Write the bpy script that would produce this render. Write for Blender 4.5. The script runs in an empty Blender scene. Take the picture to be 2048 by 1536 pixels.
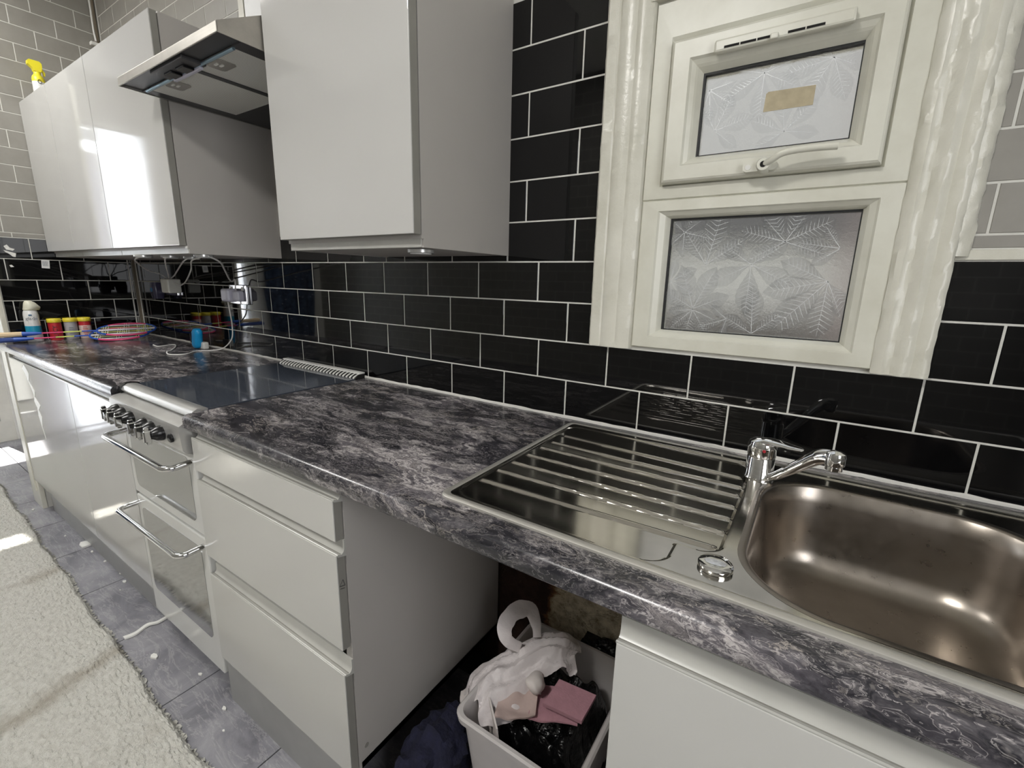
import bpy, bmesh, math, random
import numpy as np
from mathutils import Vector, Matrix

random.seed(7)
rng = np.random.default_rng(7)
sc = bpy.context.scene
COL = sc.collection

# ------------------------------------------------------------------ camera
cam_data = bpy.data.cameras.new('camera')
cam = bpy.data.objects.new('camera', cam_data)
COL.objects.link(cam)
RIGHT = (0.8337661, 0.5516697, 0.0222397)
DOWN = (0.1404209, -0.1729246, -0.9748739)
FWD = (-0.5339625, 0.8159397, -0.2216447)
CAM = (3.3604204, -1.0756799, 1.2698368)
cam_data.sensor_width = 36.0
cam_data.lens = 911.8688 * 36.0 / 2048.0
cam_data.clip_start = 0.02
cam.matrix_world = Matrix(((RIGHT[0], -DOWN[0], -FWD[0], CAM[0]),
                           (RIGHT[1], -DOWN[1], -FWD[1], CAM[1]),
                           (RIGHT[2], -DOWN[2], -FWD[2], CAM[2]),
                           (0, 0, 0, 1)))
sc.camera = cam

# ------------------------------------------------------------------ world, lights, exposure
vs = sc.view_settings
vs.view_transform = 'Standard'
vs.look = 'None'
vs.gamma = 1.0
vs.use_curve_mapping = False
vs.exposure = 0.0

world = bpy.data.worlds.new('sky')
sc.world = world
world.use_nodes = True
wb = world.node_tree.nodes['Background']
wb.inputs['Color'].default_value = (0.93, 0.96, 1.0, 1)
wb.inputs['Strength'].default_value = 1.15


def lamp(name, kind, loc, direction, energy, color=(1, 1, 1), size=1.0, size_y=None, angle=None):
    d = bpy.data.lights.new(name, kind)
    d.energy = energy
    d.color = color
    if kind == 'AREA':
        d.shape = 'RECTANGLE'
        d.size = size
        d.size_y = size_y or size
    if angle is not None:
        d.angle = angle
    o = bpy.data.objects.new(name, d)
    COL.objects.link(o)
    o.location = loc
    o.rotation_euler = Vector(direction).to_track_quat('-Z', 'Y').to_euler()
    return o


SUN_DIR = (1, 0.12, -1.14)
lamp('sun', 'SUN', (-5, -1.2, 5), SUN_DIR, 26.0, (1.0, 0.97, 0.93), angle=math.radians(0.6))
lamp('patio_daylight', 'AREA', (-1.78, -1.25, 1.20), (1, 0, 0), 75.0, (0.90, 0.95, 1.0), 0.30, 2.2)
lamp('ceiling_fill', 'AREA', (0.50, -1.00, 2.70), (0, 0, -1), 24.0, (1.0, 0.985, 0.955), 0.7, 0.45)  # unseen overhead fill, added for general brightness
lamp('rear_ceiling_fill', 'AREA', (2.62, -2.05, 2.70), (0, 0, -1), 39.0, (1.0, 0.985, 0.955), 0.5, 0.4)  # unseen fill behind the camera, added to light the unit fronts
lamp('right_fill', 'AREA', (4.36, -1.35, 1.55), (-1, 0, 0), 18.0, (0.97, 0.98, 1.0), 0.9, 1.1)  # added fill that brightens the panel sides facing right

# ------------------------------------------------------------------ materials


def srgb(h):
    if isinstance(h, str):
        h = h.lstrip('#')
        c = [int(h[i:i + 2], 16) / 255 for i in (0, 2, 4)]
    else:
        c = [v / 255 for v in h]
    return tuple((v / 12.92 if v <= 0.04045 else ((v + 0.055) / 1.055) ** 2.4) for v in c) + (1.0,)


class Nodes:
    def __init__(self, name):
        self.m = bpy.data.materials.new(name)
        self.m.use_nodes = True
        self.t = self.m.node_tree
        self.b = self.t.nodes['Principled BSDF']
        self.out = self.t.nodes['Material Output']
        self._c = None

    def n(self, typ, **kw):
        x = self.t.nodes.new(typ)
        for k, v in kw.items():
            if k in x.inputs:
                x.inputs[k].default_value = v
            else:
                setattr(x, k, v)
        return x

    def link(self, a, b):
        self.t.links.new(a, b)

    def coord(self):
        if self._c is None:
            g = self.n('ShaderNodeNewGeometry')
            self._c = g.outputs['Position']
        return self._c

    def mapping(self, scale=(1, 1, 1), rot=(0, 0, 0), loc=(0, 0, 0), src=None):
        m = self.n('ShaderNodeMapping')
        m.inputs['Scale'].default_value = scale
        m.inputs['Rotation'].default_value = rot
        m.inputs['Location'].default_value = loc
        self.link(src or self.coord(), m.inputs['Vector'])
        return m.outputs['Vector']

    def noise(self, scale, detail=4, rough=0.55, dist=0.0, src=None):
        x = self.n('ShaderNodeTexNoise')
        x.inputs['Scale'].default_value = scale
        x.inputs['Detail'].default_value = detail
        x.inputs['Roughness'].default_value = rough
        x.inputs['Distortion'].default_value = dist
        self.link(src or self.coord(), x.inputs['Vector'])
        return x

    def ramp(self, fac, stops):
        r = self.n('ShaderNodeValToRGB')
        e = r.color_ramp.elements
        e[0].position, e[0].color = stops[0]
        e[1].position, e[1].color = stops[-1]
        for p, c in stops[1:-1]:
            k = e.new(p)
            k.color = c
        self.link(fac, r.inputs['Fac'])
        return r

    def mix(self, fac, a, b, blend='MIX'):
        x = self.n('ShaderNodeMix', data_type='RGBA', blend_type=blend)
        for i, v in ((0, fac), (6, a), (7, b)):
            if hasattr(v, 'is_output') or isinstance(v, bpy.types.NodeSocket):
                self.link(v, x.inputs[i])
            else:
                x.inputs[i].default_value = v
        return x.outputs[2]

    def math(self, op, a, b=None):
        x = self.n('ShaderNodeMath', operation=op)
        for i, v in ((0, a), (1, b)):
            if v is None:
                continue
            if isinstance(v, bpy.types.NodeSocket):
                self.link(v, x.inputs[i])
            else:
                x.inputs[i].default_value = v
        return x.outputs[0]

    def bump(self, height, strength=0.2, dist=0.01):
        x = self.n('ShaderNodeBump')
        x.inputs['Strength'].default_value = strength
        x.inputs['Distance'].default_value = dist
        self.link(height, x.inputs['Height'])
        self.link(x.outputs['Normal'], self.b.inputs['Normal'])
        return x

    def set(self, **kw):
        names = dict(color='Base Color', rough='Roughness', metal='Metallic', spec='Specular IOR Level',
                     coat='Coat Weight', coat_rough='Coat Roughness', trans='Transmission Weight', ior='IOR',
                     aniso='Anisotropic', sheen='Sheen Weight', sss='Subsurface Weight', emit='Emission Color',
                     emits='Emission Strength', alpha='Alpha')
        for k, v in kw.items():
            s = self.b.inputs[names[k]]
            if isinstance(v, bpy.types.NodeSocket):
                self.link(v, s)
            else:
                s.default_value = v
        return self


def plain(name, col, rough=0.5, metal=0.0, var=0.06, scale=12.0, bump=0.0, bscale=60.0, bdist=0.002, **kw):
    """Principled material with a soft procedural mottle and optional fine relief."""
    N = Nodes(name)
    c = srgb(col)
    nz = N.noise(scale, 3)
    lo = tuple(v * (1 - var) for v in c[:3]) + (1,)
    hi = tuple(min(1, v * (1 + var)) for v in c[:3]) + (1,)
    r = N.ramp(nz.outputs['Fac'], [(0.3, lo), (0.7, hi)])
    N.set(color=r.outputs['Color'], rough=rough, metal=metal, **kw)
    if bump:
        N.bump(N.noise(bscale, 3).outputs['Fac'], bump, bdist)
    return N.m


M = {}
M['grout'] = plain('white_grout', (206, 205, 198), 0.8, bump=0.2, bscale=300)
M['black_tile'] = plain('black_glazed_tile', (9, 9, 10), 0.03, var=0.2, spec=0.5)
# gray ceramic wall tile
N = Nodes('gray_wall_tile')
nz = N.noise(9, 5, 0.6)
r = N.ramp(nz.outputs['Fac'], [(0.3, srgb((136, 133, 126))), (0.7, srgb((147, 144, 137)))])
N.set(color=r.outputs['Color'], rough=0.42)
M['gray_tile'] = N.m
# opposite wall, only ever seen as a reflection: tile courses as a texture
N = Nodes('gray_tiled_wall')
br = N.n('ShaderNodeTexBrick')
br.inputs['Scale'].default_value = 1.0
br.inputs['Brick Width'].default_value = 0.165
br.inputs['Row Height'].default_value = 0.0794
br.inputs['Mortar Size'].default_value = 0.0025
br.inputs['Color1'].default_value = srgb((128, 126, 120))
br.inputs['Color2'].default_value = srgb((136, 133, 127))
br.inputs['Mortar'].default_value = srgb((176, 174, 166))
sp = N.n('ShaderNodeSeparateXYZ')
N.link(N.coord(), sp.inputs[0])
cb = N.n('ShaderNodeCombineXYZ')
N.link(N.math('ADD', sp.outputs[0], sp.outputs[1]), cb.inputs[0])
N.link(sp.outputs[2], cb.inputs[1])
N.link(cb.outputs[0], br.inputs['Vector'])
N.set(color=br.outputs['Color'], rough=0.4)
M['gray_wall'] = N.m

M['plaster_white'] = plain('white_wall_plaster', (222, 220, 212), 0.85, bump=0.1)
M['ceiling'] = plain('ceiling_paint', (226, 224, 218), 0.9)
# old thick gloss paint on the architrave
N = Nodes('old_gloss_paint')
nz = N.noise(8, 5, 0.6)
r = N.ramp(nz.outputs['Fac'], [(0.25, srgb((194, 192, 178))), (0.5, srgb((208, 206, 194))), (0.75, srgb((216, 214, 203)))])
N.set(color=r.outputs['Color'], rough=0.28)
N.bump(N.noise(90, 4, 0.6, 0.3).outputs['Fac'], 0.28, 0.003)
M['old_paint'] = N.m
N = Nodes('aged_upvc')
nz = N.noise(7, 6, 0.6)
r = N.ramp(nz.outputs['Fac'], [(0.3, srgb((198, 196, 182))), (0.6, srgb((212, 211, 199)))])
N.set(color=r.outputs['Color'], rough=0.35)
M['upvc'] = N.m
M['gasket'] = plain('black_gasket', (30, 31, 32), 0.6)
M['slot_shade'] = plain('dark_gap', (22, 20, 18), 0.9)  # near-black colour standing for the shade inside slots

# kitchen furniture
M['gloss'] = plain('pale_gray_gloss_door', (188, 187, 184), 0.06, var=0.015, scale=3, spec=0.6)
M['satin'] = plain('pale_gray_satin_drawer', (193, 192, 187), 0.16, var=0.02, scale=3, spec=0.5)
M['edge'] = plain('gray_door_edge', (138, 136, 129), 0.45)
M['carcass'] = plain('gray_carcass_panel', (176, 172, 167), 0.5, var=0.02, scale=5)
M['rail'] = plain('pale_gray_grip_rail', (180, 179, 173), 0.3)
M['plinth'] = plain('gray_plinth', (150, 150, 148), 0.4)
M['chipboard'] = plain('bare_chipboard', (168, 132, 92), 0.9, var=0.25, scale=120, bump=0.5)
M['white_plastic'] = plain('white_plastic', (222, 221, 216), 0.35)

# laminate worktop: dark marble with smoky streaks and fine pale swirls along its length
N = Nodes('marbled_laminate')
v0 = N.mapping((0.85, 2.0, 1.5), (0, 0, math.radians(-17)))
w1 = N.noise(2.3, 6, 0.6, src=v0)
wv = N.n('ShaderNodeVectorMath', operation='SCALE')
wv.inputs['Scale'].default_value = 0.75
N.link(w1.outputs['Color'], wv.inputs[0])
ad = N.n('ShaderNodeVectorMath', operation='ADD')
N.link(v0, ad.inputs[0])
N.link(wv.outputs[0], ad.inputs[1])
warp = ad.outputs[0]
n0 = N.noise(3.3, 7, 0.62, 1.0, src=N.mapping((1, 1, 1), (0, 0, 0), (1.75, 0.9, 0), src=warp))            # broad light and dark zones
zone = N.ramp(n0.outputs['Fac'], [(0.46, (0, 0, 0, 1)), (0.60, (1, 1, 1, 1))])
n1 = N.noise(4.6, 12, 0.66, 2.4, src=warp)           # smoky body
dark = N.ramp(n1.outputs['Fac'], [(0.32, srgb((20, 20, 24))), (0.52, srgb((42, 41, 46))), (0.68, srgb((68, 66, 70)))])
light = N.ramp(n1.outputs['Fac'], [(0.30, srgb((36, 35, 39))), (0.42, srgb((78, 75, 80))), (0.50, srgb((108, 104, 107))), (0.545, srgb((188, 182, 180))), (0.58, srgb((88, 85, 89))), (0.655, srgb((134, 128, 128))), (0.72, srgb((54, 52, 56)))])
body = N.mix(zone.outputs['Color'], dark.outputs['Color'], light.outputs['Color'])
n2 = N.noise(4.2, 9, 0.62, 1.8, src=warp)
ridge = N.math('ABSOLUTE', N.math('SUBTRACT', n2.outputs['Fac'], 0.5))
vein = N.ramp(ridge, [(0.0, (1, 1, 1, 1)), (0.006, (0.5, 0.5, 0.5, 1)), (0.016, (0, 0, 0, 1))])
vm = N.noise(3.1, 4, src=v0)
vmask = N.ramp(vm.outputs['Fac'], [(0.48, (0, 0, 0, 1)), (0.64, (1, 1, 1, 1))])
vfac = N.math('MULTIPLY', vein.outputs['Color'], vmask.outputs['Color'])
col = N.mix(N.math('MULTIPLY', vfac, 0.8), body, srgb((170, 162, 154)))
n4 = N.noise(11.0, 8, 0.6, 2.6, src=warp)
rd4 = N.math('ABSOLUTE', N.math('SUBTRACT', n4.outputs['Fac'], 0.5))
v4 = N.ramp(rd4, [(0.0, (1, 1, 1, 1)), (0.018, (0, 0, 0, 1))])
vm4 = N.noise(2.4, 3, src=warp)
vk4 = N.ramp(vm4.outputs['Fac'], [(0.46, (0, 0, 0, 1)), (0.60, (1, 1, 1, 1))])
col = N.mix(N.math('MULTIPLY', N.math('MULTIPLY', v4.outputs['Color'], vk4.outputs['Color']), 0.6), col, srgb((192, 186, 184)))
spk = N.noise(60, 3, 0.6)
sr = N.ramp(spk.outputs['Fac'], [(0.66, (0, 0, 0, 1)), (0.76, (1, 1, 1, 1))])
col = N.mix(N.math('MULTIPLY', sr.outputs['Color'], 0.35), col, srgb((150, 144, 140)))
N.set(color=col, rough=0.22, spec=0.5)
N.bump(n1.outputs['Fac'], 0.05, 0.002)
M['worktop'] = N.m

# stainless
def steel(name, col, rough, scale=(2, 260, 40), bump=0.04, aniso=0.0):
    N = Nodes(name)
    nz = N.noise(1.0, 3, 0.6, src=N.mapping(scale))
    r = N.ramp(nz.outputs['Fac'], [(0.3, (rough * 0.9,) * 3 + (1,)), (0.7, (rough * 1.1,) * 3 + (1,))])
    sm = N.noise(14, 5, 0.6)
    cc = srgb(col)
    c2 = tuple(v * 0.88 for v in cc[:3]) + (1,)
    rc = N.ramp(sm.outputs['Fac'], [(0.35, c2), (0.6, cc)])
    N.set(color=rc.outputs['Color'], rough=r.outputs['Color'], metal=1.0, aniso=aniso)
    if bump:
        N.bump(nz.outputs['Fac'], bump, 0.001)
    return N.m


M['steel'] = steel('brushed_stainless', (186, 182, 174), 0.5, scale=(3, 120, 260), bump=0.01)
M['sink'] = steel('sink_stainless', (200, 196, 188), 0.13, scale=(3, 40, 40), bump=0.01)
M['bowl'] = steel('sink_bowl_stainless', (160, 152, 143), 0.30, scale=(60, 60, 60), bump=0)
M['rim'] = plain('brushed_steel_rim', (196, 193, 186), 0.42, 0.75, var=0.04)
M['chrome'] = plain('chrome', (225, 225, 225), 0.06, 1.0, var=0.03)
M['dull_chrome'] = plain('worn_chrome', (205, 203, 198), 0.2, 1.0)
M['zinc'] = plain('zinc_rod', (170, 195, 210), 0.3, 1.0)
M['hood_dark'] = plain('dark_hood_underside', (88, 87, 88), 0.45, 0.6)
# perforated filter mesh
N = Nodes('filter_mesh')
vo = N.n('ShaderNodeTexVoronoi')
vo.inputs['Scale'].default_value = 1.0
vo.inputs['Randomness'].default_value = 0.0
N.link(N.mapping((230, 230, 1)), vo.inputs['Vector'])
r = N.ramp(vo.outputs['Distance'], [(0.20, srgb((96, 95, 92))), (0.34, srgb((228, 226, 220)))])
N.set(color=r.outputs['Color'], rough=0.5, metal=0.05)
M['filter'] = N.m
M['black_plastic'] = plain('black_plastic', (16, 16, 17), 0.25)
M['black_glass'] = plain('black_hob_glass', (66, 71, 80), 0.06, spec=0.7)  # base lifted above black to stand for dusty haze and reflections
M['mirror_glass'] = plain('mirrored_oven_glass', (176, 176, 174), 0.07, 0.75, var=0.03)
M['cooker_white'] = plain('pale_cooker_enamel', (205, 205, 201), 0.12, var=0.02)
M['cooker_silver'] = plain('silver_cooker_trim', (188, 187, 184), 0.3, 0.55)
M['cooker_side'] = plain('gray_cooker_side', (150, 149, 145), 0.4)

# floor slate-effect tiles
N = Nodes('slate_floor_tile')
v0 = N.mapping((1, 1, 1), (0, 0, math.radians(35)))
n1 = N.noise(5, 9, 0.65, 0.8, src=v0)
base = N.ramp(n1.outputs['Fac'], [(0.3, srgb((98, 97, 104))), (0.5, srgb((126, 125, 131))), (0.7, srgb((150, 149, 153)))])
st = N.noise(3.0, 7, 0.7, 1.2, src=N.mapping((1, 5, 1), (0, 0, math.radians(40))))
rid = N.math('ABSOLUTE', N.math('SUBTRACT', st.outputs['Fac'], 0.5))
vein = N.ramp(rid, [(0.0, (1, 1, 1, 1)), (0.025, (0, 0, 0, 1))])
col = N.mix(N.math('MULTIPLY', vein.outputs['Color'], 0.45), base.outputs['Color'], srgb((176, 174, 174)))
N.set(color=col, rough=0.42)
N.bump(n1.outputs['Fac'], 0.25, 0.01)
M['floor'] = N.m
M['floor_joint'] = plain('floor_joint', (58, 57, 60), 0.9)

# shaggy rug with brown soiling
N = Nodes('cream_rug_pile')
nz = N.noise(55, 5, 0.7)
base = N.ramp(nz.outputs['Fac'], [(0.3, srgb((204, 201, 190))), (0.6, srgb((228, 226, 217)))])
sp = N.n('ShaderNodeSeparateXYZ')
N.link(N.coord(), sp.inputs[0])
wob = N.noise(2.6, 5, 0.6)
xw = N.math('ADD', sp.outputs[0], N.math('MULTIPLY', N.math('SUBTRACT', wob.outputs['Fac'], 0.5), 0.26))
xw = N.math('ADD', xw, N.math('MULTIPLY', N.math('ADD', sp.outputs[1], 0.8), 0.12))
bands = None
for c_, w_, a_ in ((0.82, 0.06, 0.55), (1.57, 0.075, 0.85), (1.98, 0.06, 0.3)):
    d_ = N.math('DIVIDE', N.math('ABSOLUTE', N.math('SUBTRACT', xw, c_)), w_)
    f_ = N.math('MULTIPLY', N.math('MAXIMUM', N.math('SUBTRACT', 1.0, d_), 0.0), a_)
    bands = f_ if bands is None else N.math('MAXIMUM', bands, f_)
so = N.noise(5.0, 6, 0.65, 0.4)
sm = N.ramp(N.math('ADD', bands, N.math('MULTIPLY', N.math('SUBTRACT', so.outputs['Fac'], 0.5), 1.3)), [(0.22, (0, 0, 0, 1)), (0.95, (1, 1, 1, 1))])
col = N.mix(N.math('MULTIPLY', sm.outputs['Color'], 0.7), base.outputs['Color'], srgb((146, 132, 108)))
N.set(color=col, rough=1.0, sheen=0.3)
N.bump(N.noise(170, 4, 0.7).outputs['Fac'], 0.9, 0.012)
M['rug'] = N.m

# patterned obscure glass
N = Nodes('obscured_glass')
N.set(color=(0.9, 0.91, 0.92, 1), rough=0.38, trans=1.0, ior=1.12)
N.bump(N.noise(60, 6, 0.7).outputs['Fac'], 0.35, 0.01)
M['glass'] = N.m
N = Nodes('leaf_relief_glass')
nz = N.noise(22, 5, 0.65)
r = N.ramp(nz.outputs['Fac'], [(0.3, srgb((196, 197, 198))), (0.7, srgb((232, 233, 234)))])
N.set(color=r.outputs['Color'], rough=0.40, trans=0.98, ior=1.12)
M['leaf'] = N.m
N = Nodes('faint_leaf_glass')
N.set(color=srgb((238, 239, 240)), rough=0.39, trans=1.0, ior=1.12)
M['leaf_faint'] = N.m
M['leaf_vein'] = plain('leaf_vein_glass', (236, 238, 240), 0.3, trans=0.5)
N = Nodes('clear_glass')
tr = N.n('ShaderNodeBsdfTransparent')
gl = N.n('ShaderNodeBsdfGlossy')
gl.inputs['Roughness'].default_value = 0.02
ms = N.n('ShaderNodeMixShader')
ms.inputs[0].default_value = 0.06
N.link(tr.outputs[0], ms.inputs[1])
N.link(gl.outputs[0], ms.inputs[2])
N.link(ms.outputs[0], N.out.inputs['Surface'])
M['clear_glass'] = N.m
M['tape'] = plain('yellowed_sticker', (172, 160, 132), 0.6, var=0.12, scale=60)

# net curtain: lets daylight through
N = Nodes('net_curtain')
N.set(color=srgb((238, 238, 240)), rough=0.9)
tr = N.n('ShaderNodeBsdfTranslucent')
tr.inputs['Color'].default_value = (0.9, 0.91, 0.93, 1)
ms = N.n('ShaderNodeMixShader')
ms.inputs[0].default_value = 0.62
N.link(N.b.outputs[0], ms.inputs[1])
N.link(tr.outputs[0], ms.inputs[2])
N.link(ms.outputs[0], N.out.inputs['Surface'])
M['curtain'] = N.m

# void under the worktop: damp damaged plaster
N = Nodes('damp_plaster')
n1 = N.noise(9, 7, 0.7, 0.5)
sp = N.n('ShaderNodeSeparateXYZ')
N.link(N.coord(), sp.inputs[0])
edge = N.math('ADD', N.math('MULTIPLY', N.math('SUBTRACT', sp.outputs[0], 2.80), 7.0), N.math('MULTIPLY', N.math('SUBTRACT', n1.outputs['Fac'], 0.5), 1.1))
r = N.ramp(edge, [(0.0, srgb((58, 38, 30))), (0.12, srgb((124, 86, 56))), (0.22, srgb((196, 180, 150))), (0.6, srgb((214, 203, 178)))])
n2 = N.noise(7, 5, 0.6, 1.5)
cr = N.ramp(N.math('ABSOLUTE', N.math('SUBTRACT', n2.outputs['Fac'], 0.5)), [(0.0, (1, 1, 1, 1)), (0.01, (0, 0, 0, 1))])
n3 = N.noise(26, 6, 0.7)
r3 = N.ramp(n3.outputs['Fac'], [(0.35, (0.45, 0.42, 0.38, 1)), (0.6, (1, 1, 1, 1))])
col = N.mix(1.0, r.outputs['Color'], r3.outputs['Color'], 'MULTIPLY')
col = N.mix(N.math('MULTIPLY', cr.outputs['Color'], 0.7), col, srgb((70, 56, 42)))
N.set(color=col, rough=0.95)
N.bump(n1.outputs['Fac'], 0.6, 0.02)
M['damp'] = N.m

M['door_lilac'] = plain('white_door_leaf', (214, 212, 216), 0.4)
N = Nodes('speckled_blue_cloth')
n1 = N.noise(22, 5, 0.7)
base = N.ramp(n1.outputs['Fac'], [(0.35, srgb((24, 30, 52))), (0.6, srgb((64, 84, 112)))])
vo = N.n('ShaderNodeTexVoronoi')
vo.inputs['Scale'].default_value = 26
N.link(N.coord(), vo.inputs['Vector'])
dots = N.ramp(vo.outputs['Distance'], [(0.10, (1, 1, 1, 1)), (0.14, (0, 0, 0, 1))])
N.set(color=N.mix(dots.outputs['Color'], base.outputs['Color'], srgb((220, 224, 230))), rough=0.9)
M['coat'] = N.m
M['tub_plastic'] = plain('milky_tub_plastic', (205, 200, 198), 0.4, trans=0.15)
M['bag_white'] = plain('white_carrier_film', (226, 218, 218), 0.45, var=0.05, scale=25, trans=0.25, bump=0.4, bscale=40, bdist=0.01)
M['bag_black'] = plain('black_bin_film', (8, 8, 9), 0.25, bump=0.6, bscale=26, bdist=0.03)
M['navy'] = plain('navy_cloth', (20, 21, 44), 0.9, var=0.3, scale=50, bump=0.5, bscale=90, bdist=0.01)
M['pink'] = plain('pink_sponge_cloth', (172, 128, 138), 0.9, var=0.08, scale=60, bump=0.5, bscale=240)
M['cream_cloth'] = plain('cream_cloth', (182, 162, 156), 0.9, var=0.05, bump=0.3, bscale=200)
M['paper'] = plain('white_card', (214, 206, 202), 0.8)

M['blue'] = plain('blue_racket_plastic', (44, 86, 178), 0.35)
M['blue_grip'] = plain('blue_grip_wrap', (52, 74, 140), 0.7, bump=0.4, bscale=160)
M['cream_grip'] = plain('cream_grip_wrap', (220, 196, 160), 0.7, bump=0.4, bscale=160)
M['pink_paint'] = plain('pink_racket_paint', (216, 70, 120), 0.3)
M['yellow_paint'] = plain('lime_racket_paint', (205, 214, 110), 0.3)
M['string'] = plain('white_string', (226, 222, 224), 0.5)
M['string_yellow'] = plain('yellow_string', (222, 222, 120), 0.5)
M['cyan'] = plain('bright_blue_plastic', (24, 152, 214), 0.28)
M['can_white'] = plain('white_can_wrap', (226, 226, 224), 0.3)
M['can_blue'] = plain('turquoise_print', (34, 152, 184), 0.35)
M['cap_cream'] = plain('cream_cap', (214, 212, 192), 0.4)
M['print_gray'] = plain('gray_print', (120, 124, 132), 0.5)
M['print_blue'] = plain('blue_print', (58, 110, 150), 0.5)
M['print_dark'] = plain('dark_print', (40, 36, 40), 0.5)
M['lid_yellow'] = plain('yellow_lid', (226, 208, 62), 0.35)
M['tub_red'] = plain('red_tub_label', (188, 44, 52), 0.4)
M['tub_gray'] = plain('gray_tub_label', (176, 174, 176), 0.4)
M['tub_pale'] = plain('pale_tub_label', (226, 200, 190), 0.4)
M['yellow'] = plain('yellow_trigger_plastic', (232, 218, 52), 0.35)
M['socket'] = plain('socket_chrome', (210, 210, 214), 0.12, 0.9)
M['adapter'] = plain('white_adapter_plastic', (214, 213, 205), 0.4)
M['adapter_gray'] = plain('gray_charger_plastic', (205, 204, 218), 0.35)
M['freshener'] = plain('smoky_blue_freshener', (56, 54, 78), 0.25)
M['cable'] = plain('white_cable', (226, 224, 220), 0.45)
M['led_body'] = plain('steel_lamp_body', (208, 208, 206), 0.25, 0.5)
M['led'] = plain('frosted_lamp_lens', (238, 238, 236), 0.3)
M['pipe'] = plain('dark_corner_pipe', (120, 110, 94), 0.5)
M['sealant'] = plain('white_sealant', (214, 212, 206), 0.5, bump=0.3, bscale=120)
M['label_red'] = plain('red_mark', (150, 30, 40), 0.4)
M['red_dot'] = M['label_red']
M['render_wall'] = plain('outside_render', (214, 214, 210), 0.9, scale=2, var=0.1)
M['outside_dark'] = plain('outside_dark_paint', (60, 60, 62), 0.8)
M['outside_brown'] = plain('outside_brown_fence', (70, 67, 64), 0.9)
M['outside_pipe'] = plain('outside_brown_pipe', (78, 70, 68), 0.9)
M['outside_gray'] = plain('outside_dim_band', (160, 160, 158), 0.9)
M['outside_ground'] = plain('outside_ground', (120, 118, 112), 0.95)

# ------------------------------------------------------------------ mesh helpers


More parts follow.
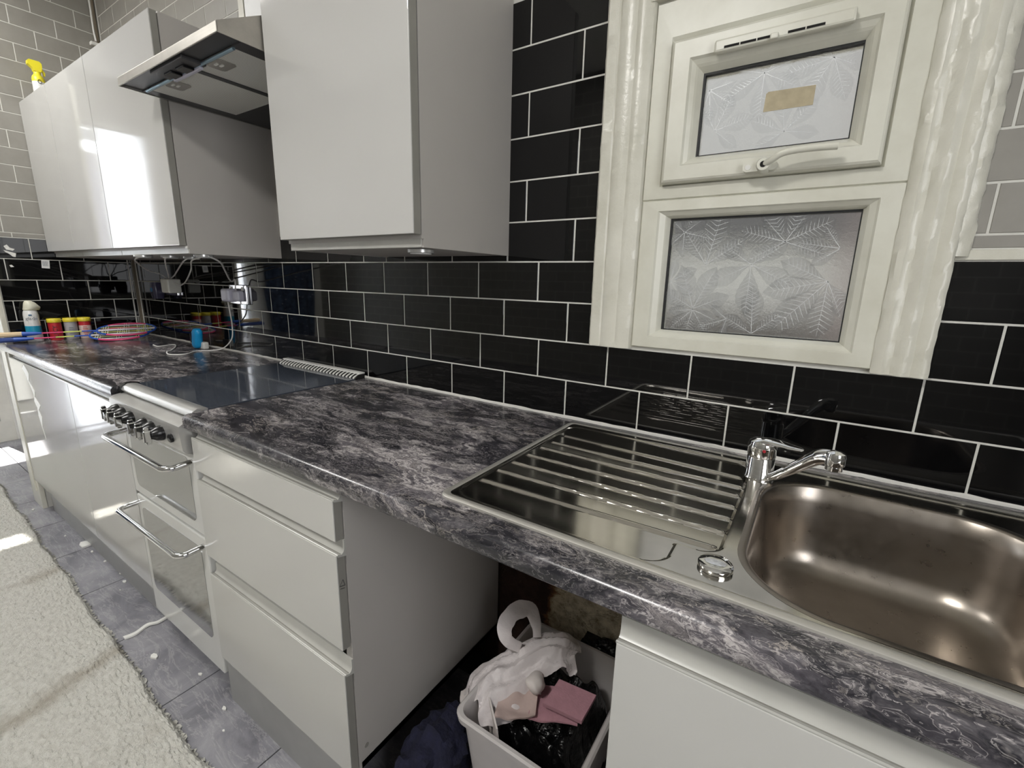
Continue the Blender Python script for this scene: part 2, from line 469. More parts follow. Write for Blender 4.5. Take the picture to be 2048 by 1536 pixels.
class MB:
    def __init__(self):
        self.v, self.f, self.mi, self.sm = [], [], [], []

    def add(self, verts, faces, mi=0, smooth=False):
        o = len(self.v)
        self.v.extend([tuple(map(float, p)) for p in verts])
        for q in faces:
            self.f.append(tuple(o + i for i in q))
            self.mi.append(mi)
            self.sm.append(smooth)
        return self

    def box(self, x0, x1, y0, y1, z0, z1, b=0.0, mi=0):
        x0, x1 = sorted((x0, x1)); y0, y1 = sorted((y0, y1)); z0, z1 = sorted((z0, z1))
        if b <= 0:
            vs = [(x, y, z) for x in (x0, x1) for y in (y0, y1) for z in (z0, z1)]
            fs = [(0, 1, 3, 2), (4, 6, 7, 5), (0, 4, 5, 1), (2, 3, 7, 6), (0, 2, 6, 4), (1, 5, 7, 3)]
            return self.add(vs, fs, mi)
        bm = bmesh.new()
        bmesh.ops.create_cube(bm, size=1)
        bmesh.ops.scale(bm, vec=(x1 - x0, y1 - y0, z1 - z0), verts=bm.verts)
        bmesh.ops.translate(bm, vec=((x0 + x1) / 2, (y0 + y1) / 2, (z0 + z1) / 2), verts=bm.verts)
        bmesh.ops.bevel(bm, geom=list(bm.edges), offset=b, segments=2, affect='EDGES', profile=0.5)
        bm.verts.index_update()
        self.add([v.co for v in bm.verts], [[v.index for v in f.verts] for f in bm.faces], mi, False)
        bm.free()
        return self

    def prism(self, poly, axis, a, b, mi=0, smooth=False):
        """poly: 2-D outline in the two other axes (in x,y,z order), extruded along axis from a to b."""
        n = len(poly)

        def P(p, t):
            if axis == 0: return (t, p[0], p[1])
            if axis == 1: return (p[0], t, p[1])
            return (p[0], p[1], t)
        vs = [P(p, a) for p in poly] + [P(p, b) for p in poly]
        fs = [tuple(range(n))[::-1], tuple(range(n, 2 * n))]
        self.add(vs, fs, mi, False)
        o = len(self.v) - 2 * n
        for i in range(n):
            j = (i + 1) % n
            self.f.append((o + i, o + j, o + n + j, o + n + i)); self.mi.append(mi); self.sm.append(smooth)
        return self

    def loft(self, rings, close=True, cap0=False, cap1=False, mi=0, smooth=True):
        n = len(rings[0])
        vs = [p for r in rings for p in r]
        fs = []
        for k in range(len(rings) - 1):
            for i in range(n if close else n - 1):
                j = (i + 1) % n
                fs.append((k * n + i, k * n + j, (k + 1) * n + j, (k + 1) * n + i))
        if cap0: fs.append(tuple(range(n))[::-1])
        if cap1: fs.append(tuple((len(rings) - 1) * n + i for i in range(n)))
        return self.add(vs, fs, mi, smooth)

    def lathe(self, prof, c=(0, 0, 0), axis=2, n=24, mi=0, cap=True, smooth=True):
        rings = []
        for r, h in prof:
            ring = []
            for i in range(n):
                a = 2 * math.pi * i / n
                u, w = r * math.cos(a), r * math.sin(a)
                p = {2: (u, w, h), 1: (u, h, -w), 0: (h, u, w)}[axis]
                ring.append((p[0] + c[0], p[1] + c[1], p[2] + c[2]))
            rings.append(ring)
        return self.loft(rings, True, cap, cap, mi, smooth)

    def tube(self, pts, r, n=8, mi=0, caps=True):
        pts = [Vector(p) for p in pts]
        rr = r if isinstance(r, (list, tuple)) else [r] * len(pts)
        rings = []
        up = None
        for i, p in enumerate(pts):
            t = (pts[min(i + 1, len(pts) - 1)] - pts[max(i - 1, 0)]).normalized()
            if up is None:
                up = Vector((0, 0, 1)) if abs(t.z) < 0.9 else Vector((1, 0, 0))
            u = (up - t * up.dot(t))
            u = u.normalized() if u.length > 1e-6 else t.orthogonal().normalized()
            up = u
            w = t.cross(u)
            rings.append([tuple(p + rr[i] * (math.cos(2 * math.pi * k / n) * u + math.sin(2 * math.pi * k / n) * w)) for k in range(n)])
        return self.loft(rings, True, caps, caps, mi, True)

    def grid(self, fn, nu, nv, mi=0, smooth=True):
        vs = [fn(i / nu, j / nv) for j in range(nv + 1) for i in range(nu + 1)]
        fs = [(j * (nu + 1) + i, j * (nu + 1) + i + 1, (j + 1) * (nu + 1) + i + 1, (j + 1) * (nu + 1) + i) for j in range(nv) for i in range(nu)]
        return self.add(vs, fs, mi, smooth)

    def mesh(self, name, mats, origin=(0, 0, 0)):
        me = bpy.data.meshes.new(name)
        o = Vector(origin)
        me.from_pydata([(a - o.x, b - o.y, c - o.z) for a, b, c in self.v], [], self.f)
        for m in (mats if isinstance(mats, (list, tuple)) else [mats]):
            me.materials.append(m)
        me.polygons.foreach_set('material_index', self.mi)
        me.polygons.foreach_set('use_smooth', self.sm)
        me.update()
        if any(self.sm):
            me.set_sharp_from_angle(angle=math.radians(38))
        return me


def link(name, data, parent=None):
    o = bpy.data.objects.new(name, data)
    COL.objects.link(o)
    if parent is not None:
        o.parent = parent
    return o


def origin_of(parent):
    o = Vector((0, 0, 0))
    while parent is not None:
        o += parent.location
        parent = parent.parent
    return o


def part(name, mb, mat, parent, label=None, kind=None):
    o = link(name, mb.mesh(name, mat, origin_of(parent)), parent)
    if label: o['label'] = label
    if kind: o['kind'] = kind
    return o


def thing(name, label, cat, loc=(0, 0, 0), group=None):
    o = link(name, None)
    o.location = loc
    o['label'] = label
    o['category'] = cat
    if group: o['group'] = group
    return o


def solid(name, label, cat, mb, mat, loc=(0, 0, 0), group=None):
    o = link(name, mb.mesh(name, mat, loc))
    o.location = loc
    o['label'] = label
    o['category'] = cat
    if group: o['group'] = group
    return o


def structure(name, mb, mat, label=None):
    o = link(name, mb.mesh(name, mat) if mb else None)
    o['kind'] = 'structure'
    if label: o['label'] = label
    return o


def smoothpath(pts, n=6):
    """Catmull-Rom through the points."""
    P = [Vector(p) for p in pts]
    out = []
    for i in range(len(P) - 1):
        p0, p1, p2, p3 = P[max(i - 1, 0)], P[i], P[i + 1], P[min(i + 2, len(P) - 1)]
        for k in range(n):
            t = k / n
            out.append(0.5 * ((2 * p1) + (-p0 + p2) * t + (2 * p0 - 5 * p1 + 4 * p2 - p3) * t * t + (-p0 + 3 * p1 - 3 * p2 + p3) * t ** 3))
    out.append(P[-1])
    return out


def rrect(x0, x1, y0, y1, r, n=6):
    pts = []
    for cx, cy, a0 in ((x1 - r, y1 - r, 0), (x0 + r, y1 - r, 90), (x0 + r, y0 + r, 180), (x1 - r, y0 + r, 270)):
        for k in range(n + 1):
            a = math.radians(a0 + 90 * k / n)
            pts.append((cx + r * math.cos(a), cy + r * math.sin(a)))
    return pts


def frame_ring(mb, outer, inner, prof, mi=0):
    """Mitred rectangular frame in the XZ plane; prof = [(t, y)], t 0 at the outer edge and 1 at the inner edge."""
    rings = []
    for t, y in prof:
        x0 = outer[0] + (inner[0] - outer[0]) * t
        x1 = outer[1] + (inner[1] - outer[1]) * t
        z0 = outer[2] + (inner[2] - outer[2]) * t
        z1 = outer[3] + (inner[3] - outer[3]) * t
        rings.append([(x0, y, z0), (x1, y, z0), (x1, y, z1), (x0, y, z1)])
    mb.loft(rings, True, False, False, mi, False)
    return mb


# ------------------------------------------------------------------ room shell
ZT = 0.91            # worktop level
H = 0.10225          # black tile course
CEIL = 2.75
XE, XR = -1.60, 4.40  # end wall, right wall
YF = -2.30           # wall behind the camera

# floor with individual tiles
mb = MB().box(XE - 0.1, XR + 0.1, YF - 0.1, 0.2, -0.12, -0.004)
floor = structure('floor', mb, M['floor_joint'])
P = 0.41
tile_me = MB().box(-P / 2 + 0.002, P / 2 - 0.002, -P / 2 + 0.002, P / 2 - 0.002, -0.004, 0.0).mesh('floor_tile', M['floor'])
x = 0.25 + P / 2 - 5 * P
while x < XR:
    for y in (-0.295, -0.705, -1.115, -1.525, -1.935, -2.345):
        o = link('floor_tile', tile_me, floor)
        o.location = (x, y, 0)
    x += P

structure('ceiling', MB().box(XE - 0.1, XR + 0.1, YF - 0.1, 0.2, CEIL, CEIL + 0.1), M['ceiling'])
structure('wall_front', MB().box(XE - 0.1, XR + 0.1, YF - 0.12, YF, 0, CEIL), M['gray_wall'])
structure('wall_right', MB().box(XR, XR + 0.12, YF, 0.0, 0, CEIL), M['gray_wall'])

# back wall with the window opening
GY = 0.0007
WX0, WX1, WZ0, WZ1 = 3.0, 3.462, 1.122, 1.832
mb = MB()
mb.box(XE - 0.1, WX0, GY, 0.2, 0, CEIL)
mb.box(WX1, XR + 0.1, GY, 0.2, 0, CEIL)
mb.box(WX0, WX1, GY, 0.2, 0, WZ0)
mb.box(WX0, WX1, GY, 0.2, WZ1, CEIL)
wall_back = structure('wall_back', mb, M['grout'])
part('plaster_patch', MB().box(2.05, XR, -0.004, GY, 0.0, 0.868), M['damp'], wall_back, 'damp brown stained plaster under the worktop')

# left wall: a short return wall, tiled on its kitchen face
LY = -0.556
LX = -0.0007
wall_left = structure('wall_left', MB().box(-0.14, LX, LY, GY, 0, CEIL), M['grout'])

_tile_cache = {}


def tile(parent, plane, a0, a1, z0, z1, mat, key):
    """One wall tile with pillowed edges; plane 'y' lies on the back wall, 'x' on the left wall."""
    w, h = a1 - a0, z1 - z0
    if w < 0.004 or h < 0.004: return
    k = (plane, key, round(w, 4), round(h, 4))
    me = _tile_cache.get(k)
    if me is None:
        e, g = 0.0008, 0.0019
        mbt = MB()
        w2, h2 = w / 2 - g, h / 2 - g
        back = [(-w2, -h2), (w2, -h2), (w2, h2), (-w2, h2)]
        fr = [(-w2 + e, -h2 + e), (w2 - e, -h2 + e), (w2 - e, h2 - e), (-w2 + e, h2 - e)]
        if plane == 'y':
            vs = [(p[0], GY, p[1]) for p in back] + [(p[0], 0.0003, p[1]) for p in back] + [(p[0], -0.0004, p[1]) for p in fr]
        else:
            vs = [(LX, -p[0], p[1]) for p in back] + [(-0.0003, -p[0], p[1]) for p in back] + [(0.0004, -p[0], p[1]) for p in fr]
        fs = [(8, 9, 10, 11)]
        for r0 in (0, 4):
            for i in range(4):
                j = (i + 1) % 4
                fs.append((r0 + i, r0 + j, r0 + 4 + j, r0 + 4 + i))
        if plane == 'x':
            fs = [tuple(reversed(q)) for q in fs]
            fs = [tuple(reversed(q)) for q in fs]
        mbt.add(vs, fs)
        me = mbt.mesh('tile', mat)
        _tile_cache[k] = me
    o = link('tile', me, parent)
    if plane == 'y':
        o.location = ((a0 + a1) / 2, 0, (z0 + z1) / 2)
    else:
        o.location = (0, (a0 + a1) / 2, (z0 + z1) / 2)
    # every tile is set a hair out of true, as hand-laid tiles are
    o.rotation_euler = (random.gauss(0, 0.0009), 0, random.gauss(0, 0.0009)) if plane == 'y' else (0, random.gauss(0, 0.0009), random.gauss(0, 0.0009))
    return o


def course(parent, plane, a0, a1, z0, z1, joint, pitch, mat, key, gaps=()):
    """A course of tiles between a0 and a1 whose joints fall at joint + k*pitch; gaps are (b0,b1) intervals left free."""
    k0 = math.ceil((a0 - joint) / pitch + 1e-6)
    js = [a0]
    k = k0
    while joint + k * pitch < a1 - 0.004:
        if joint + k * pitch > a0 + 0.004: js.append(joint + k * pitch)
        k += 1
    js.append(a1)
    for p, q in zip(js, js[1:]):
        segs = [(p, q)]
        for b0, b1 in gaps:
            ns = []
            for s, t in segs:
                if t <= b0 or s >= b1: ns.append((s, t)); continue
                if s < b0: ns.append((s, b0))
                if t > b1: ns.append((b1, t))
            segs = ns
        for s, t in segs:
            tile(parent, plane, s, t, z0, z1, mat, key)


BT, GT = M['black_tile'], M['gray_tile']
J = 2.94
win_gap = (2.899, 3.540)
rowj = [J + 0.2 * 0.4418, J, J + 0.2 * 0.4197, J - 0.2 * 0.0387]
for k in range(4):
    z0, z1 = ZT + k * H, ZT + (k + 1) * H
    if k < 2:
        course(wall_back, 'y', 0.012, 4.2, z0, z1, rowj[k], 0.2, BT, 'b')
    else:
        course(wall_back, 'y', 0.012, 2.899, z0, z1, rowj[k], 0.2, BT, 'b')
        course(wall_back, 'y', 3.540, 4.2, z0, z1, rowj[k], 0.2, BT, 'b')
# course 4 under the wall cabinets, one extra cut tile at x = 2.15
z0, z1 = ZT + 4 * H, ZT + 5 * H
course(wall_back, 'y', 0.012, 2.146, z0, z1, 2.8326, 0.2, BT, 'b')
course(wall_back, 'y', 2.146, 2.899, z0, z1, 2.8326, 0.2, BT, 'b')
for k in range(5, 10):
    z0, z1 = ZT + k * H, ZT + (k + 1) * H
    jj = 2.689 if k % 2 else 2.8326
    course(wall_back, 'y', 1.545, 2.14, z0, z1, jj + 0.05, 0.2, BT, 'b')
    course(wall_back, 'y', 2.632, 2.895, z0, z1, jj, 0.2, BT, 'b')
# gray courses above the left wall cabinets
GH, GP = 0.0794, 0.165
GZ = 1.445
for k in range(7, 17):
    z0 = GZ + k * GH
    if z0 > CEIL - 0.02: break
    z1 = min(z0 + GH, CEIL)
    course(wall_back, 'y', 0.03, 1.40 if z0 > 1.9 else 1.4, z0, z1, 1.217 + (GP / 2 if k % 2 else 0) - GP / 2, GP, GT, 'g')
    if z0 > 1.93:
        course(wall_back, 'y', 1.435, 2.14, z0, z1, 1.6 + (GP / 2 if k % 2 else 0), GP, GT, 'g')
# gray courses right of the window
course(wall_back, 'y', 3.556, 4.0, 1.337, 1.360, 3.70, GP, GT, 'g')
for k in range(6):
    z0 = 1.360 + k * GH
    course(wall_back, 'y', 3.556, 4.0, z0, z0 + GH, 3.575 + (0.0 if k % 2 == 0 else 0.09), GP, GT, 'g')
# left wall
for k in range(5):
    z0, z1 = ZT + k * H, ZT + (k + 1) * H
    course(wall_left, 'x', LY + 0.002, -0.012, z0, z1, -0.42 if k % 2 == 0 else -0.52, 0.2, BT, 'b')
course(wall_left, 'x', LY + 0.002, -0.012, ZT + 5 * H + 0.001, GZ, -0.31, GP, GT, 'g')
for k in range(16):
    z0 = GZ + k * GH
    course(wall_left, 'x', LY + 0.002, -0.02, z0, min(z0 + GH, CEIL - 0.001), -0.337 if k % 2 == 0 else -0.2545, GP, GT, 'g')

# painted edges and trims
structure('trim_1', MB().box(-0.16, 0.006, LY - 0.02, LY, 0.0, 2.2, 0.002), M['old_paint'], 'white painted edge of the return wall')
mb = MB()
mb.box(-0.0005, 0.004, -0.034, -0.028, ZT, 1.421)
mb.box(0.022, 0.028, -0.004, 0.0, ZT, 1.421)
mb.box(0.0, 0.014, -0.012, 0.0, ZT, 1.421, 0, 1)
structure('trim_2', mb, [M['sealant'], M['pipe']], 'corner strip between the two tiled walls')
structure('trim_3', MB().box(3.54, 4.2, -0.003, GY, 1.3195, 1.336, 0.001), M['old_paint'], 'white painted line above the black tiles beside the window')
structure('trim_4', MB().box(1.398, 1.434, -0.006, GY, 1.95, CEIL, 0.001), M['old_paint'], 'white upright strip on the gray tiles')
# bead of sealant along the worktop
mb = MB()
pts = [(xx, -0.002 + random.uniform(-0.001, 0.001), ZT + 0.002 + random.uniform(-0.001, 0.001)) for xx in np.arange(0.0, 4.21, 0.03)]
mb.tube(pts, [0.0048 + random.uniform(-0.0006, 0.0008) for _ in pts], 6)
structure('trim_5', mb, M['sealant'], 'white sealant bead along the back of the worktop')

# end wall (far left) with a white door, a fanlight and a curtained patio window
ET = 0.05
mb = MB()
mb.box(XE - ET, XE, -0.45, 0.2, 0, CEIL)
mb.box(XE - ET, XE, -1.62, -1.41, 0, CEIL)
mb.box(XE - ET, XE, YF, -1.62, 0, 1.75)
mb.box(XE - ET, XE, YF, -1.62, 2.40, CEIL)
mb.box(XE - ET, XE, YF, -2.20, 1.75, 2.40)
mb.box(XE - ET, XE, -1.41, -0.45, 2.38, CEIL)
mb.box(XE - ET, XE, -0.93, -0.45, 0.80, 2.38)
mb.box(XE - ET, XE, -0.93, -0.45, 0.0, 0.16)
structure('wall_end', mb, M['plaster_white'])
mb = MB()
mb.box(XE, XE + 0.008, -0.385, 0.0, 0.0, 0.10, 0.003)
mb.box(XE, XE + 0.008, -0.385, -0.33, 0.10, 2.2, 0.003)
structure('baseboard_end', mb, M['white_plastic'])
door = structure('door_1', None, None)
mb = MB()
mb.box(XE - 0.045, XE - 0.002, -0.94, -0.93, 0.0, 2.38, 0.002)
mb.box(XE - 0.045, XE - 0.002, -1.10, -1.09, 0.0, 2.38, 0.002)
mb.box(XE - 0.045, XE - 0.002, -1.09, -0.94, 2.17, 2.19, 0.002)
mb.box(XE - 0.045, XE - 0.002, -1.10, -0.93, 2.36, 2.38, 0.002)
part('door_frame', mb, M['white_plastic'], door)
part('door_panel', MB().box(XE - 0.035, XE - 0.010, -1.09, -0.94, 0.0, 2.17), M['door_lilac'], door)
part('glass', MB().box(XE - 0.03, XE - 0.026, -1.09, -0.94, 2.19, 2.36), M['clear_glass'], door)
part('handle', MB().box(XE - 0.002, XE + 0.05, -1.06, -1.04, 1.02, 1.04, 0.004).box(XE + 0.03, XE + 0.05, -1.05, -0.97, 1.02, 1.04, 0.004), M['chrome'], door)
sun_win = structure('sun_patch_window', None, None)  # low glazing added so the sun lands as a floor patch
mb = MB()
for a in (-0.93, -0.485):
    mb.box(XE - 0.045, XE - 0.002, a, a + 0.035, 0.16, 0.80, 0.003)
mb.box(XE - 0.045, XE - 0.002, -0.93, -0.45, 0.16, 0.195, 0.003)
mb.box(XE - 0.045, XE - 0.002, -0.93, -0.45, 0.765, 0.80, 0.003)
part('window_frame', mb, M['white_plastic'], sun_win)
part('glass', MB().box(XE - 0.03, XE - 0.026, -0.895, -0.485, 0.195, 0.765), M['clear_glass'], sun_win)
win2 = structure('window_2', None, None)
mb = MB()
for a in (-1.41, -1.135):
    mb.box(XE - 0.045, XE - 0.002, a, a + 0.035, 0.02, 2.38, 0.003)
mb.box(XE - 0.045, XE - 0.002, -1.41, -1.10, 0.0, 0.035, 0.003)
mb.box(XE - 0.045, XE - 0.002, -1.41, -1.10, 2.345, 2.38, 0.003)
part('window_frame', mb, M['white_plastic'], win2)
part('glass', MB().box(XE - 0.03, XE - 0.026, -1.375, -1.135, 0.035, 2.345), M['clear_glass'], win2)
bounce_win = structure('bounce_window', None, None)  # unseen high window, added so sun bounces up off the rug
mb = MB()
for a in (-2.20, -1.65):
    mb.box(XE - 0.045, XE - 0.002, a, a + 0.03, 1.75, 2.40, 0.003)
mb.box(XE - 0.045, XE - 0.002, -2.20, -1.62, 1.75, 1.78, 0.003)
mb.box(XE - 0.045, XE - 0.002, -2.20, -1.62, 2.37, 2.40, 0.003)
part('window_frame', mb, M['white_plastic'], bounce_win)
part('glass', MB().box(XE - 0.03, XE - 0.026, -2.17, -1.65, 1.78, 2.37), M['clear_glass'], bounce_win)
cur = thing('curtain', 'white net curtain hanging in folds over the patio window', 'curtain', (XE + 0.07, -1.30, 0.03))


def fold(u, v):
    w = 0.020 * math.sin(u * 34 + 1.5 * math.sin(v * 3 + u * 4)) + 0.010 * math.sin(u * 71 + 2 * v)
    return (XE + 0.07 + w * (0.45 + 0.55 * v) + 0.05 * max(0, v - 0.9) * 10 * u, -1.40 + 0.33 * u + 0.012 * math.sin(v * 7), 2.36 - 2.33 * v)


part('cloth', MB().grid(fold, 110, 26), M['curtain'], cur)
part('rail', MB().tube([(XE + 0.07, -1.60, 2.37), (XE + 0.07, -1.02, 2.37)], 0.012, 10), M['white_plastic'], cur)
cu2 = thing('hanging_coat', 'long dark blue speckled coat hanging beside the net curtain', 'coat', (XE + 0.12, -1.85, 0.35))
part('cloth', MB().grid(lambda u, v: (XE + 0.10 + 0.05 * math.sin(u * 3.14) + 0.018 * math.sin(u * 25 + v * 3), -2.12 + 0.54 * u + 0.05 * math.sin(v * 5) * (u - 0.5), 1.72 - 1.35 * v), 50, 20), M['coat'], cu2)
structure('yard_screen', MB().box(-3.3, -3.1, -4.0, 2.0, 0.0, 1.9), M['render_wall'])  # unseen screen added so the low glass mirrors gray instead of sky
structure('ground_yard', MB().box(-3.3, XE - ET - 0.001, -4.0, 2.0, -0.15, -0.02), M['outside_ground'])
# made-up window beside the fill light, on the wall right of the camera
fill_win = structure('fill_window', None, None)
part('window_frame', frame_ring(MB(), (-0.55, 0.55, -0.65, 0.65), (-0.48, 0.48, -0.58, 0.58), [(0, 0.03), (0, -0.01), (1, -0.01), (1, 0.03)]), M['upvc'], fill_win)
part('glass', MB().box(-0.48, 0.48, 0.0, 0.004, -0.58, 0.58), M['glass'], fill_win)
fill_win.location = (XR - 0.004, -1.35, 1.55)
fill_win.rotation_euler = (0, 0, -math.pi / 2)

# outside, beyond the sink window
structure('ground_outside', MB().box(0.5, 6.5, 0.2, 6.0, -0.1, 0.0), M['outside_ground'])
ow = structure('wall_outside', MB().box(0.5, 6.5, 2.2, 2.4, 0.0, 3.0), M['render_wall'])
part('dark_band', MB().box(0.5, 6.5, 2.15, 2.2, 1.52, 1.78), M['outside_dark'], ow)
part('gray_top', MB().box(0.5, 6.5, 2.16, 2.2, 1.86, 3.0), M['outside_gray'], ow)  # gray band added to dim what shows through the upper pane
part('dark_base', MB().box(0.5, 6.5, 2.1, 2.2, 0.0, 1.10), M['outside_brown'], ow)
part('drain_pipe', MB().tube([(3.55, 2.08, 0.0), (3.55, 2.08, 3.0)], 0.06, 12), M['outside_pipe'], ow)

# ------------------------------------------------------------------ sink window: architrave, frame, panes
def moulding(name, prof, z0, z1, label, seed, amp=0.0007):
    """A painted architrave: the profile (x, y) swept upwards with the lumps of many coats of paint."""
    r = np.random.default_rng(seed)
    n = 90
    ph = r.uniform(0, 6.28, (len(prof), 4))
    rings = []
    for k in range(n + 1):
        z = z0 + (z1 - z0) * k / n
        ring = []
        for i, (a, b) in enumerate(prof):
            d = sum(math.sin(z * w + ph[i, q]) for q, w in enumerate((23, 61, 131, 247))) / 4
            d2 = sum(math.sin(z * w + ph[i, 3 - q]) for q, w in enumerate((31, 77, 113, 211))) / 4
            edge = i in (0, len(prof) - 1)
            ring.append((a + (0 if edge else amp * d2), b if edge else b + amp * d, z))
        rings.append(ring)
    m = MB().loft(rings, False, True, True, 0, True)
    return structure(name, m, M['old_paint'], label)


moulding('trim_6', [(2.896, 0.0008), (2.896, -0.018), (2.900, -0.0225), (2.923, -0.0235), (2.9265, -0.0205), (2.930, -0.0240), (2.944, -0.0265), (2.957, -0.0255), (2.964, -0.0225),
                    (2.970, -0.0250), (2.977, -0.0255), (2.988, -0.0215), (2.997, -0.0180), (3.000, -0.012), (3.000, 0.01)], 1.117, 1.95,
         'thickly painted moulded architrave on the left of the sink window', 3)
moulding('trim_7', [(3.4585, 0.01), (3.459, -0.012), (3.465, -0.0185), (3.474, -0.0205), (3.480, -0.0165), (3.487, -0.0165), (3.494, -0.0225), (3.502, -0.0255),
                    (3.509, -0.0225), (3.515, -0.0180), (3.521, -0.0210), (3.528, -0.0245), (3.535, -0.0230), (3.540, -0.018), (3.541, 0.0008)], 1.117, 1.95,
         'thickly painted moulded architrave on the right of the sink window', 5, 0.0011)
moulding('trim_8', [(3.536, 0.0015), (3.537, -0.017), (3.546, -0.016), (3.553, -0.011), (3.559, -0.004), (3.560, 0.0015)], 1.325, 1.95,
         'lumpy filler edge between the architrave and the gray tiles', 8, 0.003)
mb = MB().prism([(-0.022, 1.832), (-0.026, 1.85), (-0.018, 1.858), (-0.028, 1.88), (-0.026, 1.94), (0.0015, 1.94), (0.03, 1.832)], 0, 2.99, 3.47)
structure('trim_9', mb, M['old_paint'], 'painted head of the window surround')

win = structure('window_1', None, None)
GL_L = (3.062, 3.406, 1.166, 1.411)     # lower pane
GL_U = (3.105, 3.366, 1.530, 1.684)     # upper pane
OUT_L = (WX0, WX1, WZ0, 1.449)
OUT_U = (WX0, WX1, 1.449, WZ1)
SASH = (3.046, 3.414, 1.482, 1.744)
prof = [(0, 0.05), (0, -0.006), (0.06, -0.010), (0.62, -0.011), (0.68, -0.007), (0.86, 0.000), (0.90, 0.003), (1.0, 0.014), (1.0, 0.05)]
part('window_frame', frame_ring(MB(), OUT_L, GL_L, prof), M['upvc'], win)
prof = [(0, 0.05), (0, -0.006), (0.06, -0.010), (0.80, -0.011), (0.92, -0.004), (1.0, 0.004), (1.0, 0.05)]
part('window_frame', frame_ring(MB(), OUT_U, SASH, prof), M['upvc'], win)
sash = MB()
SO = (SASH[0] - 0.004, SASH[1] + 0.004, SASH[2] - 0.004, SASH[3] + 0.004)
prof = [(0, 0.03), (0, -0.020), (0.05, -0.028), (0.12, -0.031), (0.62, -0.031), (0.68, -0.026), (0.80, -0.021), (0.86, -0.017), (1.0, -0.004), (1.0, 0.03)]
sash = part('sash', frame_ring(sash, SO, GL_U, prof), M['upvc'], win)
# black gaskets round the panes
for g, y in ((GL_L, 0.0135), (GL_U, -0.0045)):
    part('gasket', frame_ring(MB(), (g[0] - 0.001, g[1] + 0.001, g[2] - 0.001, g[3] + 0.001), (g[0] + 0.0035, g[1] - 0.0015, g[2] + 0.0015, g[3] - 0.004), [(0, y), (1, y), (1, y + 0.012)]), M['gasket'], win)
pane_l = part('pane', MB().box(GL_L[0] - 0.008, GL_L[1] + 0.008, 0.018, 0.022, GL_L[2] - 0.008, GL_L[3] + 0.008), M['glass'], win)
pane_u = part('pane', MB().box(GL_U[0] - 0.008, GL_U[1] + 0.008, 0.002, 0.006, GL_U[2] - 0.008, GL_U[3] + 0.008), M['glass'], win)


def leaf(cx, cz, size, rot, nl, y, clip, spread=250):
    """One pressed chestnut leaf: toothed leaflets fanning from a point, with a midrib and side veins, 0.4 mm proud of the pane."""
    m = MB()
    for i in range(nl):
        a = math.radians(rot + (-spread / 2 + spread * i / (nl - 1) if nl > 1 else 0))
        L = size * (1.0 - 0.28 * abs(i - (nl - 1) / 2) / ((nl - 1) / 2 + 1e-6))
        Wd = L * 0.21
        d = (math.cos(a), math.sin(a)); q = (-d[1], d[0])

        def pt(s, w, h):
            px = cx + d[0] * s + q[0] * w; pz = cz + d[1] * s + q[1] * w
            px = min(max(px, clip[0]), clip[1]); pz = min(max(pz, clip[2]), clip[3])
            return (px, y - h, pz)
        up, dn, mid = [], [], []
        K = 18
        for k in range(K + 1):
            t = k / K
            w = Wd * (math.sin(math.pi * t ** 1.45)) ** 1.05 * (1 + 0.07 * (k % 2))
            up.append(pt(L * t, w, 0.0003)); dn.append(pt(L * t, -w, 0.0003)); mid.append(pt(L * t, 0, 0.0006))
        m.loft([dn, mid, up], False, smooth=False)
        # veins
        m.add([pt(0, -0.0007, 0.0016), pt(L * .95, -0.0002, 0.0016), pt(L * .95, 0.0002, 0.0016), pt(0, 0.0007, 0.0016)], [(0, 1, 2, 3)], 1)
        for k in range(2, 11):
            t = k / 12.5
            w = Wd * (math.sin(math.pi * (t + .05) ** 1.35)) ** 0.8 * 0.85
            for s in (1, -1):
                m.add([pt(L * t, 0, 0.0015), pt(L * (t + 0.012), 0, 0.0015), pt(L * (t + 0.10), s * w, 0.0008), pt(L * (t + 0.095), s * w, 0.0008)], [(0, 1, 2, 3)], 1)
    return m


def pz_leaf(px, py, size, rot, nl, spread=250):
    # positions on the pane given as fractions of the pane
    return (px, py, size, rot, nl, spread)


cl = (GL_L[0] + .004, GL_L[1] - .002, GL_L[2] + .002, GL_L[3] - .004)
WL, HL = GL_L[1] - GL_L[0], GL_L[3] - GL_L[2]
for fx, fz, s, rot, nl, spd in [(0.09, 0.88, 0.060, 60, 5, 300), (0.24, 0.60, 0.10, 80, 3, 90), (0.19, 0.21, 0.088, 88, 4, 130), (0.19, 0.20, 0.06, 262, 5, 150),
                                (0.50, 0.60, 0.085, -90, 5, 250), (0.66, 0.78, 0.085, 95, 6, 230), (0.90, 0.47, 0.105, 230, 5, 150), (0.55, 0.02, 0.08, 95, 3, 110),
                                (0.03, 0.45, 0.055, 0, 4, 160), (0.93, 0.72, 0.06, 170, 3, 90), (0.40, 0.13, 0.05, 200, 3, 120)]:
    part('leaf', leaf(GL_L[0] + fx * WL, GL_L[2] + fz * HL, s * 1.25, rot, nl, 0.0178, cl, spd), [M['leaf'], M['leaf_vein']], pane_l)
cu = (GL_U[0] + .004, GL_U[1] - .002, GL_U[2] + .002, GL_U[3] - .004)
WU, HU = GL_U[1] - GL_U[0], GL_U[3] - GL_U[2]
for fx, fz, s, rot, nl, spd in [(0.05, 0.80, 0.06, 300, 4, 140), (0.42, 0.88, 0.075, 270, 5, 240), (0.84, 0.90, 0.08, 240, 5, 200), (0.12, 0.30, 0.07, 40, 4, 160), (0.60, 0.18, 0.07, 100, 5, 220)]:
    part('leaf', leaf(GL_U[0] + fx * WU, GL_U[2] + fz * HU, s * 1.15, rot, nl, 0.0018, cu, spd), [M['leaf_faint'], M['leaf_vein']], pane_u)

